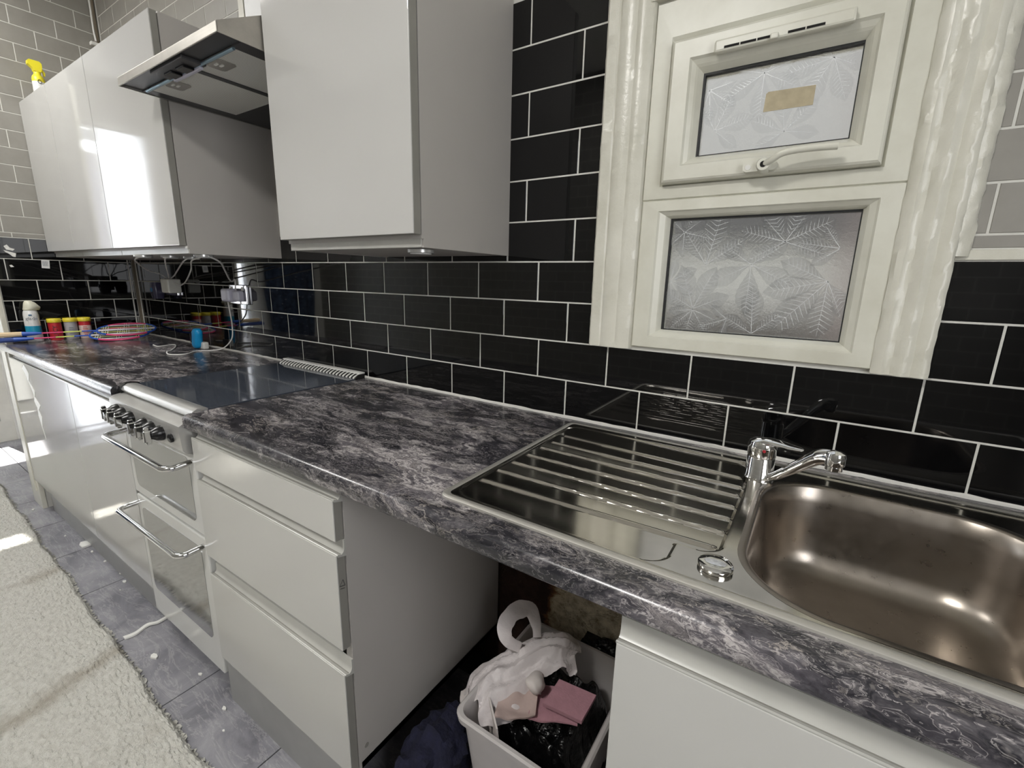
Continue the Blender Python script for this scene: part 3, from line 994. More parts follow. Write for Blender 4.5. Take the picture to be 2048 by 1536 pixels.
# trickle vent on the top rail of the sash
vent = part('trickle_vent', MB().box(3.128, 3.348, -0.046, -0.031, 1.7005, 1.7225, 0.004), M['upvc'], win, 'ivory slotted trickle vent')
for xa, xb in ((3.146, 3.172), (3.174, 3.200), (3.202, 3.222), (3.250, 3.276), (3.278, 3.305)):
    part('vent_slot', MB().box(xa, xb, -0.0466, -0.044, 1.7045, 1.7085), M['slot_shade'], vent)
part('vent_slider', MB().box(3.223, 3.236, -0.053, -0.045, 1.699, 1.709, 0.002), M['upvc'], vent)
# espagnolette handle on the bottom rail
hd = MB()
hd.prism(rrect(3.204, 3.262, 1.4815, 1.5005, 0.008, 5), 1, -0.0465, -0.031)
path = [(3.240, -0.052, 1.4905), (3.254, -0.062, 1.4960), (3.268, -0.066, 1.5035), (3.290, -0.066, 1.5070), (3.325, -0.064, 1.5075), (3.352, -0.063, 1.5065)]
hd.tube(smoothpath(path, 6), 0.0062, 10)
hd.lathe([(0.0125, -0.031), (0.0125, -0.055), (0.0105, -0.0585)], (3.240, 0, 1.4905), 1, 20)
handle = part('window_handle', hd, M['upvc'], win, 'ivory cranked window handle with keyhole')
part('lock_barrel', MB().lathe([(0.0055, -0.056), (0.0055, -0.0592)], (3.240, 0, 1.4905), 1, 16), M['slot_shade'], handle)
part('screw_cap', MB().lathe([(0.005, -0.045), (0.005, -0.0475)], (3.213, 0, 1.4895), 1, 14), M['white_plastic'], handle)
mb = MB().prism([(3.221, 1.5965), (3.302, 1.5960), (3.3025, 1.6285), (3.226, 1.6305), (3.2225, 1.6275)], 1, -0.0016, -0.0004)
solid('sticker', 'yellowed blank sticker on the small upper window pane', 'sticker', mb, M['tape'])

# ------------------------------------------------------------------ wall cabinets
def wall_cabinet(name, label, x0, x1, seams, z0, z1):
    t = thing(name, label, 'cabinet', ((x0 + x1) / 2, -0.17, z0))
    c = MB()
    c.box(x0, x1, -0.333, -0.0008, z0 + 0.018, z1)
    c.box(x0, x0 + 0.018, -0.328, -0.0008, z0, z0 + 0.018)
    c.box(x1 - 0.018, x1, -0.328, -0.0008, z0, z0 + 0.018)
    part('carcass', c, M['carcass'], t)
    for a, b in zip(seams, seams[1:]):
        part('grip_rail', MB().box(max(a, x0 + 0.003) + 0.0008, min(b, x1 - 0.004) - 0.0008, -0.331, -0.318, z0, z0 + 0.034, 0.002), M['rail'], t)
    part('bottom_panel', MB().box(x0 + 0.018, x1 - 0.018, -0.318, -0.002, z0 + 0.001, z0 + 0.017), M['carcass'], t)
    for a, b in zip(seams, seams[1:]):
        d = MB()
        # gloss front on a gray edged board
        d.box(a + 0.0012, b - 0.0012, -0.3545, -0.336, z0 + 0.026, z1, 0.0, 1)
        d.box(a + 0.0016, b - 0.0016, -0.3575, -0.354, z0 + 0.0262, z1 - 0.0004, 0.0012, 0)
        part('door', d, [M['gloss'], M['edge']], t)
    return t


uc = wall_cabinet('wall_cabinet', 'glossy pale gray wall cabinet with three doors, against the left tiled wall', 0.002, 1.535, (0.002, 0.435, 0.925, 1.533), 1.335, 2.056)
wall_cabinet('wall_cabinet', 'single door pale gray wall cabinet between cooker hood and sink window', 2.14, 2.636, (2.14, 2.637), 1.335, 2.056)
part('hinge_cap', MB().box(1.520, 1.533, -0.336, -0.330, 1.352, 1.360, 0.001), M['white_plastic'], uc)

# ------------------------------------------------------------------ cooker hood
hood = thing('cooker_hood', 'stainless steel cooker hood between the two wall cabinets', 'cooker hood', (1.836, -0.2, 1.80))
HX0, HX1, HY = 1.538, 2.137, -0.462
mb = MB()
mb.box(HX0, HX1, HY - 0.001, HY + 0.003, 1.806, 1.829, 0.0015)
mb.box(HX0 + 0.0035, HX1 - 0.0035, HY + 0.004, -0.003, 1.822, 1.828)
side = [(HY, 1.806), (HY, 1.829), (-0.335, 1.893), (-0.25, 1.925), (-0.003, 1.925), (-0.003, 1.806)]
part('canopy', mb, M['steel'], hood)
part('cheek', MB().prism(side, 0, HX0, HX0 + 0.003), M['steel'], hood)
part('cheek', MB().prism(side, 0, HX1 - 0.003, HX1), M['steel'], hood)
part('chimney', MB().box(1.735, 1.94, -0.17, -0.003, 1.829, 2.70, 0.002), M['plinth'], hood)
part('lining', MB().box(HX0 + 0.003, HX1 - 0.003, HY + 0.004, -0.405, 1.812, 1.82).box(HX0 + 0.003, HX0 + 0.045, -0.405, -0.01, 1.808, 1.82)
     .box(HX1 - 0.055, HX1 - 0.003, -0.405, -0.01, 1.808, 1.82).box(HX0 + 0.045, HX1 - 0.055, -0.15, -0.01, 1.808, 1.82), M['hood_dark'], hood)
part('rod', MB().tube([(HX0 + 0.03, -0.402, 1.806), (HX1 - 0.05, -0.402, 1.806)], 0.0042, 8), M['zinc'], hood)
part('divider', MB().box(1.852, 1.872, -0.40, -0.15, 1.806, 1.818), M['hood_dark'], hood)
for a, b in ((HX0 + 0.045, 1.852), (1.872, HX1 - 0.055)):
    fl = part('filter', MB().box(a, b, -0.398, -0.15, 1.8085, 1.816), M['filter'], hood, 'perforated gray grease filter')
    c = (a + b) / 2 - 0.02
    part('latch', MB().prism(rrect(c - 0.035, c + 0.035, -0.392, -0.345, 0.012, 4), 2, 1.8065, 1.809), M['dull_chrome'], fl)
    part('latch_grip', MB().box(c - 0.012, c + 0.004, -0.384, -0.378, 1.8045, 1.807, 0.001).box(c - 0.008, c + 0.008, -0.372, -0.366, 1.8045, 1.807, 0.001), M['white_plastic'], fl)
sw = part('switch_plate', MB().box(1.735, 1.925, -0.452, -0.392, 1.803, 1.812, 0.002), M['hood_dark'], hood)
for c in (1.795, 1.865):
    part('switch', MB().box(c - 0.022, c + 0.022, -0.434, -0.405, 1.797, 1.804, 0.002), M['black_plastic'], sw)
part('switch_rim', MB().box(1.752, 1.912, -0.404, -0.394, 1.797, 1.804, 0.002), M['adapter_gray'], sw)

# ------------------------------------------------------------------ base units
def jrail(mb, x0, x1, yf, z, mi=0, h=0.029):
    """Finger-pull rail: hollow curved strip along the top of a handle-less front; z is the top of the front below."""
    prof = [(yf + 0.0215, z - 0.008), (yf + 0.003, z - 0.003), (yf + 0.0008, z), (yf + 0.0008, z + 0.002), (yf + 0.003, z + 0.003), (yf + 0.006, z + 0.001), (yf + 0.011, z - 0.0005),
            (yf + 0.0155, z + 0.003), (yf + 0.0175, z + 0.009), (yf + 0.0175, z + h), (yf + 0.0215, z + h)]
    return mb.prism(prof, 0, x0, x1, mi, True)


# drawer unit
DX0, DX1, DY = 2.034, 2.634, -0.588
dr = thing('drawer_unit', 'pale gray three drawer base unit between the cooker and the open bay', 'drawer unit', (2.334, -0.3, 0.0))
mb = MB()
mb.box(DX1 - 0.020, DX1, -0.566, -0.02, 0.162, 0.869)
mb.box(DX0, DX0 + 0.018, -0.566, -0.02, 0.162, 0.869)
mb.box(DX0, DX1, -0.56, -0.02, 0.162, 0.18)
mb.box(DX0 + 0.018, DX1 - 0.02, -0.03, -0.02, 0.18, 0.869)
part('carcass', mb, M['carcass'], dr)
part('screw_cap', MB().lathe([(0.006, DX1 - 0.0005), (0.006, DX1 + 0.001)], (0, -0.545, 0.215), 0, 12), M['edge'], dr)
part('plinth', MB().box(DX0, DX1 - 0.01, -0.575, -0.558, 0.0, 0.158), M['plinth'], dr)
for za, zb in ((0.757, 0.846), (0.502, 0.726), (0.166, 0.440)):
    d = MB()
    d.box(DX0 + 0.002, DX1 - 0.002, DY + 0.003, DY + 0.0195, za, zb, 0, 1)
    d.box(DX0 + 0.0022, DX1 - 0.0022, DY, DY + 0.003, za + 0.0002, zb, 0.001, 0)
    d_o = part('drawer', d, [M['satin'], M['edge']], dr)
    part('grip_rail', jrail(MB(), DX0 + 0.002, DX1 + 0.001, DY, zb, 0, 0.023 if zb > 0.8 else 0.029), M['rail'], d_o)
# printed sign on the drawer edge
mb = MB()
s = 0.0006
for a, b in (((-0.584, 0.655), (-0.576, 0.667)), ((-0.576, 0.667), (-0.572, 0.652)), ((-0.572, 0.652), (-0.584, 0.655)), ((-0.583, 0.649), (-0.573, 0.646))):
    mb.tube([(DX1 - 0.0018, a[0], a[1]), (DX1 - 0.0018, b[0], b[1])], s, 4)
part('printed_mark', mb, M['print_dark'], dr)

# long base unit at the far left
lb = thing('base_cabinet', 'glossy gray base cabinet left of the cooker, paint peeling from its door', 'cabinet', (0.75, -0.3, 0.0))
mb = MB()
mb.box(-0.03, -0.012, -0.556, -0.02, 0.10, 0.869)
mb.box(1.495, 1.512, -0.556, -0.02, 0.162, 0.869)
mb.box(-0.03, 1.512, -0.55, -0.02, 0.162, 0.18)
mb.box(-0.03, 1.512, -0.03, -0.02, 0.18, 0.869)
mb.box(-0.012, 1.495, -0.55, -0.535, 0.835, 0.869)
part('carcass', mb, M['carcass'], lb)
part('plinth', MB().box(0.06, 1.512, -0.545, -0.527, 0.0, 0.16), M['plinth'], lb)
mb = MB()
ep = [(-0.575, 0.16), (-0.575, 0.10), (-0.571, 0.085), (-0.576, 0.07), (-0.572, 0.03), (-0.555, 0.0), (-0.50, 0.0), (-0.50, 0.16)]
mb.prism(ep, 0, -0.045, -0.012)
part('broken_end_leg', mb, M['old_paint'], lb, 'broken flaking end foot')
part('end_strip', MB().box(-0.036, -0.030, -0.582, -0.556, 0.10, 0.86), M['old_paint'], lb)
for a, b in ((-0.030, 0.946), (0.948, 1.514)):
    d = MB()
    d.box(a, b, -0.575, -0.557, 0.163, 0.838, 0, 1)
    d.box(a + 0.0004, b - 0.0004, -0.578, -0.575, 0.1632, 0.838, 0.001, 0)
    dd = part('door', d, [M['gloss'], M['edge']], lb)
    part('grip_rail', jrail(MB(), a, b, -0.578, 0.838), M['rail'], dd)
# peeling flakes on the door
mb = MB()
pc = [(0.30, 0.835), (0.36, 0.80), (0.33, 0.76), (0.40, 0.72), (0.38, 0.69), (0.45, 0.66), (0.40, 0.63), (0.43, 0.60), (0.405, 0.55), (0.42, 0.49), (0.395, 0.545), (0.375, 0.60), (0.385, 0.64), (0.355, 0.665), (0.37, 0.70), (0.33, 0.745), (0.29, 0.79), (0.25, 0.81)]
mb.prism(pc, 1, -0.5795, -0.577)
part('peeling_film', mb, M['white_plastic'], lb, 'torn white film peeling off')

# sink base unit
sb = thing('base_cabinet', 'pale gray base cabinet under the sink, right of the open bay', 'cabinet', (3.6, -0.3, 0.0))
SX0 = 3.205
mb = MB()
mb.box(SX0, SX0 + 0.018, -0.552, -0.02, 0.162, 0.868)
mb.box(4.18, 4.20, -0.552, -0.02, 0.162, 0.868)
mb.box(SX0, 4.2, -0.55, -0.02, 0.162, 0.18)
part('carcass', mb, M['carcass'], sb)
part('plinth', MB().box(SX0, 4.2, -0.53, -0.512, 0.0, 0.16), M['plinth'], sb)
part('top_rail', MB().box(SX0 + 0.001, 4.2, -0.560, -0.545, 0.820, 0.869, 0.001), M['rail'], sb)
for a, b in ((SX0, 3.80), (3.803, 4.2)):
    d = MB()
    d.box(a + 0.0005, b, -0.578, -0.562, 0.166, 0.818, 0, 1)
    d.box(a + 0.0008, b, -0.581, -0.578, 0.1662, 0.8182, 0.001, 0)
    dd = part('door', d, [M['satin'], M['edge']], sb)
    part('grip_rail', jrail(MB(), a, b, -0.581, 0.818), M['rail'], dd)

# ------------------------------------------------------------------ worktops
def nose(yf, zt, th, r=0.016):
    pts = [(-0.0005, zt), (yf + r, zt)]
    for k in range(1, 7):
        a = math.radians(90 + 15 * k)
        pts.append((yf + r + r * math.cos(a), zt - r + r * math.sin(a)))
    for k in range(1, 5):
        a = math.radians(180 + 22.5 * k)
        pts.append((yf + 0.010 + 0.010 * math.cos(a), zt - th + 0.010 + 0.010 * math.sin(a)))
    pts += [(-0.0005, zt - th)]
    return pts


wt = thing('worktop', 'dark marbled worktop with small items, left of the cooker', 'worktop', (0.75, -0.3, 0.87))
part('slab', MB().prism(nose(-0.598, ZT, 0.039), 0, -0.035, 1.512, 0, True), M['worktop'], wt)
wr = thing('worktop', 'dark marbled worktop running from the cooker to beyond the sink', 'worktop', (3.1, -0.3, 0.87))
mb = MB()
BX0, BX1, BY0, BY1 = 2.879, 3.70, -0.532, -0.066
mb.prism(nose(-0.598, ZT, 0.039), 0, 2.024, BX0, 0, True)
mb.prism(nose(-0.598, ZT, 0.039), 0, BX1, 4.2, 0, True)
fr = [p for p in nose(-0.598, ZT, 0.039)[1:-1]]
fr = [(BY0, ZT)] + fr + [(BY0, ZT - 0.039)]
mb.prism(fr, 0, BX0, BX1, 0, True)
mb.box(BX0, BX1, BY1, -0.0005, ZT - 0.039, ZT)
part('slab', mb, M['worktop'], wr)

# ------------------------------------------------------------------ cooker
ck = thing('cooker', 'silver free-standing cooker with two ovens, knobs and black glass lid', 'cooker', (1.77, -0.3, 0.0))
CX0, CX1 = 1.522, 2.020
mb = MB()
mb.box(CX0, CX1, -0.555, -0.03, 0.07, 0.900, 0.002)
part('body', mb, M['cooker_side'], ck)
part('plinth', MB().box(CX0 + 0.01, CX1 - 0.01, -0.52, -0.05, 0.0, 0.07), M['black_plastic'], ck)
# lid
lid = part('glass_lid', MB().box(CX0 + 0.002, CX1 - 0.002, -0.535, -0.05, 0.9035, 0.9125, 0.001), M['black_glass'], ck, 'black glass hob lid, shut')
bar = [(-0.532, 0.9135), (-0.545, 0.9165), (-0.558, 0.9165), (-0.570, 0.910), (-0.576, 0.900), (-0.572, 0.8935), (-0.560, 0.8935), (-0.532, 0.903)]
part('lid_bar', MB().prism(bar, 0, CX0 + 0.006, CX1 - 0.001, 0, True), M['cooker_silver'], lid)
cap = [(-0.525, 0.915), (-0.545, 0.919), (-0.562, 0.918), (-0.577, 0.909), (-0.581, 0.895), (-0.575, 0.885), (-0.55, 0.883), (-0.525, 0.89)]
part('end_cap', MB().prism(cap, 0, CX0 - 0.009, CX0 + 0.010), M['black_plastic'], lid)
# rear vent grille
gp = [(-0.046, 0.905), (-0.046, 0.913), (-0.034, 0.9245), (-0.028, 0.926), (-0.006, 0.926), (-0.006, 0.905)]
gr = part('vent_grille', MB().prism(gp, 0, CX0 + 0.004, CX1 - 0.004), M['slot_shade'], ck, 'dark slotted vent behind the hob')
mb = MB()
mb.box(CX0 + 0.004, CX1 - 0.004, -0.029, -0.005, 0.9255, 0.931, 0.001)
for k in range(25):
    xx = CX0 + 0.010 + k * (CX1 - CX0 - 0.030) / 24
    lo, hi = [], []
    for t in range(5):
        f = t / 4
        yy = -0.049 + 0.020 * f ** 1.6
        zz = 0.9125 + 0.0145 * f
        xo = xx + 0.007 * f ** 2
        lo.append((xo, yy, zz)); hi.append((xo + 0.0075, yy, zz))
    mb.loft([[a, b, (b[0], b[1] + 0.004, b[2] - 0.002), (a[0], a[1] + 0.004, a[2] - 0.002)] for a, b in zip(lo, hi)], True, True, True)
part('vent_fins', mb, M['white_plastic'], gr, 'white curved fins', 'stuff')
# control panel with sloped ledge
cp = [(-0.540, 0.895), (-0.556, 0.8915), (-0.596, 0.884), (-0.606, 0.878), (-0.608, 0.868), (-0.604, 0.812), (-0.596, 0.800), (-0.55, 0.800), (-0.54, 0.80)]
panel = part('control_panel', MB().prism(cp, 0, CX0, CX1, 0, True), M['cooker_silver'], ck)
for k, xx in enumerate((1.592, 1.640, 1.700, 1.800, 1.850, 1.908)):
    zc = 0.848 - 0.0015 * k
    kb = MB()
    kb.lathe([(0.021, -0.606), (0.021, -0.612), (0.0185, -0.622), (0.0135, -0.630), (0.0120, -0.634)], (xx, 0, zc), 1, 24)
    ko = part('knob', kb, M['black_plastic'], panel)
    gb = MB()
    gb.box(xx - 0.0055, xx + 0.0055, -0.650, -0.632, zc - 0.020, zc + 0.014, 0.003)
    gb.box(xx - 0.0035, xx + 0.0035, -0.648, -0.636, zc + 0.012, zc + 0.022, 0.0015)
    gb.box(xx - 0.003, xx + 0.003, -0.645, -0.634, zc - 0.026, zc - 0.018, 0.0015)
    part('knob_grip', gb, M['chrome'], ko, 'chrome grip')
part('ignition_button', MB().lathe([(0.012, -0.604), (0.012, -0.612), (0.009, -0.614)], (1.968, 0, 0.838), 1, 16), M['black_plastic'], panel)


def oven_door(za, zb, win_z0, win_z1, hz):
    d = MB()
    d.box(CX0 + 0.001, CX1 - 0.001, -0.580, -0.556, za, zb, 0.004)
    o = part('oven_door', d, M['cooker_white'], ck)
    ring = rrect(CX0 + 0.035, CX1 - 0.040, win_z0, win_z1, 0.022, 5)
    part('oven_window', MB().prism(ring, 1, -0.5815, -0.578), M['mirror_glass'], o, 'mirror-like tinted oven window')
    x0, x1 = CX0 + 0.020, CX1 - 0.020
    pth = [(x0, -0.578, hz), (x0, -0.612, hz - 0.002)]
    for k in range(7):
        a = math.radians(180 + 90 * k / 6)
        pth.append((x0 + 0.024 + 0.024 * math.cos(a), -0.620 + 0.024 * math.sin(a), hz - 0.003))
    for k in range(7):
        a = math.radians(270 + 90 * k / 6)
        pth.append((x1 - 0.024 + 0.024 * math.cos(a), -0.620 + 0.024 * math.sin(a), hz - 0.003))
    pth += [(x1, -0.612, hz - 0.002), (x1, -0.578, hz)]
    part('handle', MB().tube(pth, 0.0085, 12), M['chrome'], o, 'chrome towel-bar handle')
    return o


oven_door(0.548, 0.794, 0.580, 0.775, 0.768)
oven_door(0.085, 0.538, 0.19, 0.50, 0.512)

# ------------------------------------------------------------------ sink
sk = thing('sink', 'stainless steel inset sink with ribbed drainer and single bowl', 'sink', (3.35, -0.3, ZT))
SKX0, SKX1, SKY0, SKY1 = 2.866, 3.84, -0.547, -0.036
ZD = ZT + 0.0045


def smst(a, b, v):
    t = np.clip((v - a) / (b - a), 0, 1)
    return t * t * (3 - 2 * t)


def rr_sd(x, y, x0, x1, y0, y1, r):
    qx = np.abs(x - (x0 + x1) / 2) - (x1 - x0) / 2 + r
    qy = np.abs(y - (y0 + y1) / 2) - (y1 - y0) / 2 + r
    return np.hypot(np.maximum(qx, 0), np.maximum(qy, 0)) + np.minimum(np.maximum(qx, qy), 0) - r


nx, ny = 390, 230
xs = np.linspace(SKX0, SKX1, nx + 1)
ys = np.linspace(SKY0, SKY1, ny + 1)
X, Y = np.meshgrid(xs, ys)
Z = np.full_like(X, ZD)
# rolled outer rim
sd = rr_sd(X, Y, SKX0, SKX1, SKY0, SKY1, 0.022)
Z -= 0.0030 * np.clip((sd + 0.0145) / 0.0145, 0, 1) + 0.004 * smst(-0.002, 0.0, sd)
# drainer tray: sinks gently, deeper towards the bowl
dsd = np.minimum(rr_sd(X, Y, 2.883, 3.298, -0.462, -0.066, 0.032), rr_sd(X, Y, 2.883, 3.243, -0.529, -0.30, 0.036))
depth = 0.0018 + 0.0045 * np.clip((X - 2.88) / 0.42, 0, 1)
tray = 1 - smst(-0.005, 0.001, dsd)
Z -= depth * tray
# raised ribs
for k, (ya, yb, xa, xb) in enumerate([(-0.146, -0.150, 2.903, 3.285), (-0.203, -0.197, 2.900, 3.291), (-0.247, -0.238, 2.897, 3.292), (-0.301, -0.288, 2.895, 3.292),
                                      (-0.353, -0.335, 2.893, 3.292), (-0.403, -0.385, 2.892, 3.292), (-0.455, -0.436, 2.892, 3.286)]):
    t = np.clip((X - xa) / (xb - xa), 0, 1)
    yc = ya + (yb - ya) * t
    wdt = 0.0050 if k in (0, 6) else 0.0042
    ends = smst(xa - 0.004, xa + 0.004, X) * (1 - smst(xb - 0.004, xb + 0.004, X))
    Z += 0.0042 * np.exp(-((Y - yc) / wdt) ** 4) * ends * tray
# raised back ledge behind the bowl
Z += 0.004 * np.exp(-((Y + 0.068) / 0.006) ** 4) * smst(3.34, 3.36, X) * (1 - smst(SKX1 - 0.03, SKX1 - 0.02, X))
bsd = rr_sd(X, Y, 3.325, 3.690, -0.520, -0.116, 0.105)
Z -= 0.0015 * np.exp(-((bsd - 0.0) / 0.004) ** 2)
vs = list(zip(X.ravel(), Y.ravel(), Z.ravel()))
fs = []
bc = rr_sd((xs[:-1] + xs[1:])[None, :] / 2, (ys[:-1] + ys[1:])[:, None] / 2, 3.325, 3.690, -0.520, -0.116, 0.105)
for j in range(ny):
    for i in range(nx):
        if bc[j, i] > 0.003:
            a = j * (nx + 1) + i
            fs.append((a, a + 1, a + nx + 2, a + nx + 1))
part('drainer_deck', MB().add(vs, fs, 0, True), M['sink'], sk)
rr_ = [(0.0, ZT + 0.0002), (0.0008, ZD - 0.0012), (0.004, ZD + 0.0010), (0.010, ZD + 0.0012), (0.0135, ZD - 0.0002), (0.0145, ZD - 0.002)]
part('rim', MB().loft([[(a, b, z) for a, b in rrect(SKX0 + i_, SKX1 - i_, SKY0 + i_, SKY1 - i_, 0.022 - i_ * 0.6, 6)] for i_, z in rr_], True), M['rim'], sk, 'pale brushed steel rim')
# bowl lofted from rounded rectangles
rings = []
for ins, zz, rad in [(-0.010, ZD + 0.0002, 0.113), (-0.004, ZD + 0.0004, 0.108), (0.0, ZD - 0.0006, 0.105), (0.003, ZD - 0.004, 0.102), (0.008, ZD - 0.03, 0.098), (0.013, ZD - 0.08, 0.094),
                     (0.018, ZD - 0.118, 0.090), (0.026, ZD - 0.138, 0.084), (0.040, ZD - 0.150, 0.076), (0.060, ZD - 0.155, 0.070), (0.10, ZD - 0.158, 0.055), (0.15, ZD - 0.160, 0.03)]:
    rings.append([(a, b, zz) for a, b in rrect(3.325 + ins, 3.690 - ins, -0.520 + ins, -0.116 - ins, rad, 14)])
part('bowl', MB().loft(rings, True, False, True), M['bowl'], sk, 'brushed steel bowl')
kb = MB().lathe([(0.0205, ZD), (0.0215, ZD + 0.0015), (0.0215, ZD + 0.0055), (0.0195, ZD + 0.0075), (0.010, ZD + 0.0090), (0.002, ZD + 0.0093)], (3.298, -0.492, 0), 2, 32)
part('waste_knob', kb, M['chrome'], sk, 'round chrome pop-up waste knob')

tp = thing('mixer_tap', 'chrome single lever mixer tap behind the sink drainer', 'tap', (3.312, -0.133, ZD))
TX, TY = 3.312, -0.133
part('tap_body', MB().lathe([(0.0265, ZD), (0.0265, ZD + 0.003), (0.0248, ZD + 0.007), (0.0236, ZD + 0.040), (0.0228, ZD + 0.0415), (0.0243, ZD + 0.044), (0.0243, ZD + 0.056)], (TX, TY, 0), 2, 32), M['chrome'], tp)
lv = MB()
lv.lathe([(0.0245, ZD + 0.056), (0.0250, ZD + 0.062), (0.0225, ZD + 0.071), (0.014, ZD + 0.0765), (0.002, ZD + 0.078)], (TX, TY, 0), 2, 32)
ddir = Vector((0.90, -0.43, 0)).normalized(); qd = Vector((-ddir.y, ddir.x, 0))
rings = []
for s, w, zt_, th in [(-0.006, 0.018, 0.068, 0.008), (0.010, 0.020, 0.0725, 0.0085), (0.026, 0.0185, 0.0745, 0.0062), (0.040, 0.0165, 0.0755, 0.0046), (0.053, 0.014, 0.0755, 0.0038), (0.063, 0.0115, 0.0758, 0.0034), (0.069, 0.007, 0.0762, 0.0026)]:
    c = Vector((TX, TY, ZD + zt_)) + ddir * s
    rings.append([tuple(c + qd * (w * math.cos(2 * math.pi * k / 12)) + Vector((0, 0, th * math.sin(2 * math.pi * k / 12)))) for k in range(12)])
lv.loft(rings, True, True, True)
lever = part('lever', lv, M['chrome'], tp)
part('temperature_dot', MB().lathe([(0.0028, -0.0262), (0.0028, -0.0240)], (TX + 0.005, TY, ZD + 0.059), 1, 12), M['red_dot'], lever)
sd_ = Vector((0.80, -0.60, 0)).normalized()
pth = [tuple(Vector((TX, TY, ZD + z)) + sd_ * s) for s, z in [(0.020, 0.006), (0.035, 0.016), (0.058, 0.036), (0.082, 0.058), (0.098, 0.073), (0.110, 0.082), (0.122, 0.0865), (0.134, 0.0865)]]
sp_ = smoothpath(pth, 4)
spm = MB().tube(sp_, [0.0070 + 0.0062 * min(1, i / 20) for i in range(len(sp_))], 16)
spout = part('spout', spm, M['chrome'], tp)
tip = Vector(pth[-1])
part('aerator', MB().lathe([(0.0122, ZD + 0.069), (0.0122, ZD + 0.0755), (0.0112, ZD + 0.076), (0.0112, ZD + 0.0775), (0.0140, ZD + 0.078), (0.0148, ZD + 0.090), (0.0130, ZD + 0.0975), (0.006, ZD + 0.1005), (0.001, ZD + 0.101)], (tip.x, tip.y, 0), 2, 24), M['chrome'], spout)

# ------------------------------------------------------------------ rug
def rug_edge(x):
    return -0.655 - 0.026 * (x + 0.1) + 0.004 * math.sin(x * 9) + 0.003 * math.sin(x * 23)


nxr, nyr = 560, 240
RX0, RX1, RY0 = -0.95, 2.75, -1.95
vs = []
lump = rng.uniform(-1, 1, (nyr + 1, nxr + 1))
fine = rng.uniform(-1, 1, (nyr + 1, nxr + 1))
lump = (lump + np.roll(lump, 1, 0) + np.roll(lump, 1, 1) + np.roll(lump, (1, 1), (0, 1))) / 4
for j in range(nyr + 1):
    v = (j / nyr) ** 1.35
    for i in range(nxr + 1):
        x = RX0 + (RX1 - RX0) * i / nxr
        e = rug_edge(x) + 0.010 * fine[j, i] * (1 if j < 2 else 0.0)
        y = e + (RY0 - e) * v
        rise = min(1, (e - y) / 0.012)
        xq = x + 0.12 * (y + 0.8)
        w = (0.006 * math.exp(-((xq - 0.80) / 0.05) ** 2) + 0.008 * math.exp(-((xq - 1.53) / 0.055) ** 2) + 0.005 * math.exp(-((xq - 1.96) / 0.05) ** 2)) * min(1, (e - y) / 0.10)
        z = 0.003 + rise * (0.012 + 0.006 * lump[j, i] + w + 0.004)
        vs.append((x + 0.003 * fine[j, i - 1], y + 0.002 * lump[j, i], max(0.002, z)))
fs = [(j * (nxr + 1) + i, j * (nxr + 1) + i + 1, (j + 1) * (nxr + 1) + i + 1, (j + 1) * (nxr + 1) + i)[::-1] for j in range(nyr) for i in range(nxr)]
rug = thing('rug', 'large cream pile rug with brown soiled bands on the slate floor', 'rug', (0.9, -1.3, 0.0))
part('pile', MB().add(vs, fs, 0, True), M['rug'], rug)
# tufts fraying along the edge
mb = MB()
for k in range(900):
    x = random.uniform(-0.9, 2.6)
    e = rug_edge(x)
    a = random.gauss(math.pi / 2, 0.6)
    L = random.uniform(0.008, 0.022)
    w = 0.0012
    p0 = (x, e - 0.006, 0.010); p1 = (x + L * math.cos(a), e - 0.004 + L * math.sin(a), random.uniform(0.001, 0.008))
    mb.add([(p0[0] - w, p0[1], p0[2]), (p0[0] + w, p0[1], p0[2] + 0.002), (p1[0] + w / 2, p1[1], p1[2])], [(0, 1, 2)], 0)
part('edge_tufts', mb, M['rug'], rug, None, 'stuff')

# debris on the floor
mb = MB()
pl = smoothpath([(1.478, -0.672, 0.004), (1.485, -0.64, 0.004), (1.470, -0.60, 0.0035), (1.486, -0.575, 0.005), (1.482, -0.545, 0.004)], 5)
rings = []
for i, p in enumerate(pl):
    w = 0.010 - 0.003 * i / len(pl)
    rings.append([(p.x - w, p.y, p.z - 0.002), (p.x + w, p.y, p.z - 0.002), (p.x + w * .8, p.y, p.z + 0.003), (p.x - w * .8, p.y, p.z + 0.003)])
mb.loft(rings, True, True, True)
solid('plastic_strip', 'white torn plastic strip lying on the floor in front of the cooker', 'debris', mb, M['white_plastic'])


def chip(cx, cy, s, label, seed, grp=None, mat='white_plastic'):
    r = random.Random(seed)
    k = 7
    top = []
    for i in range(k):
        a = 2 * math.pi * i / k
        rad = s * r.uniform(0.6, 1.1)
        top.append((cx + rad * math.cos(a) * 1.3, cy + rad * math.sin(a) * 0.7))
    m = MB().prism(top, 2, 0.0003, 0.0003 + min(0.006, s * 0.5))
    return solid('paint_flake', label, 'debris', m, M[mat], (0, 0, 0), grp)


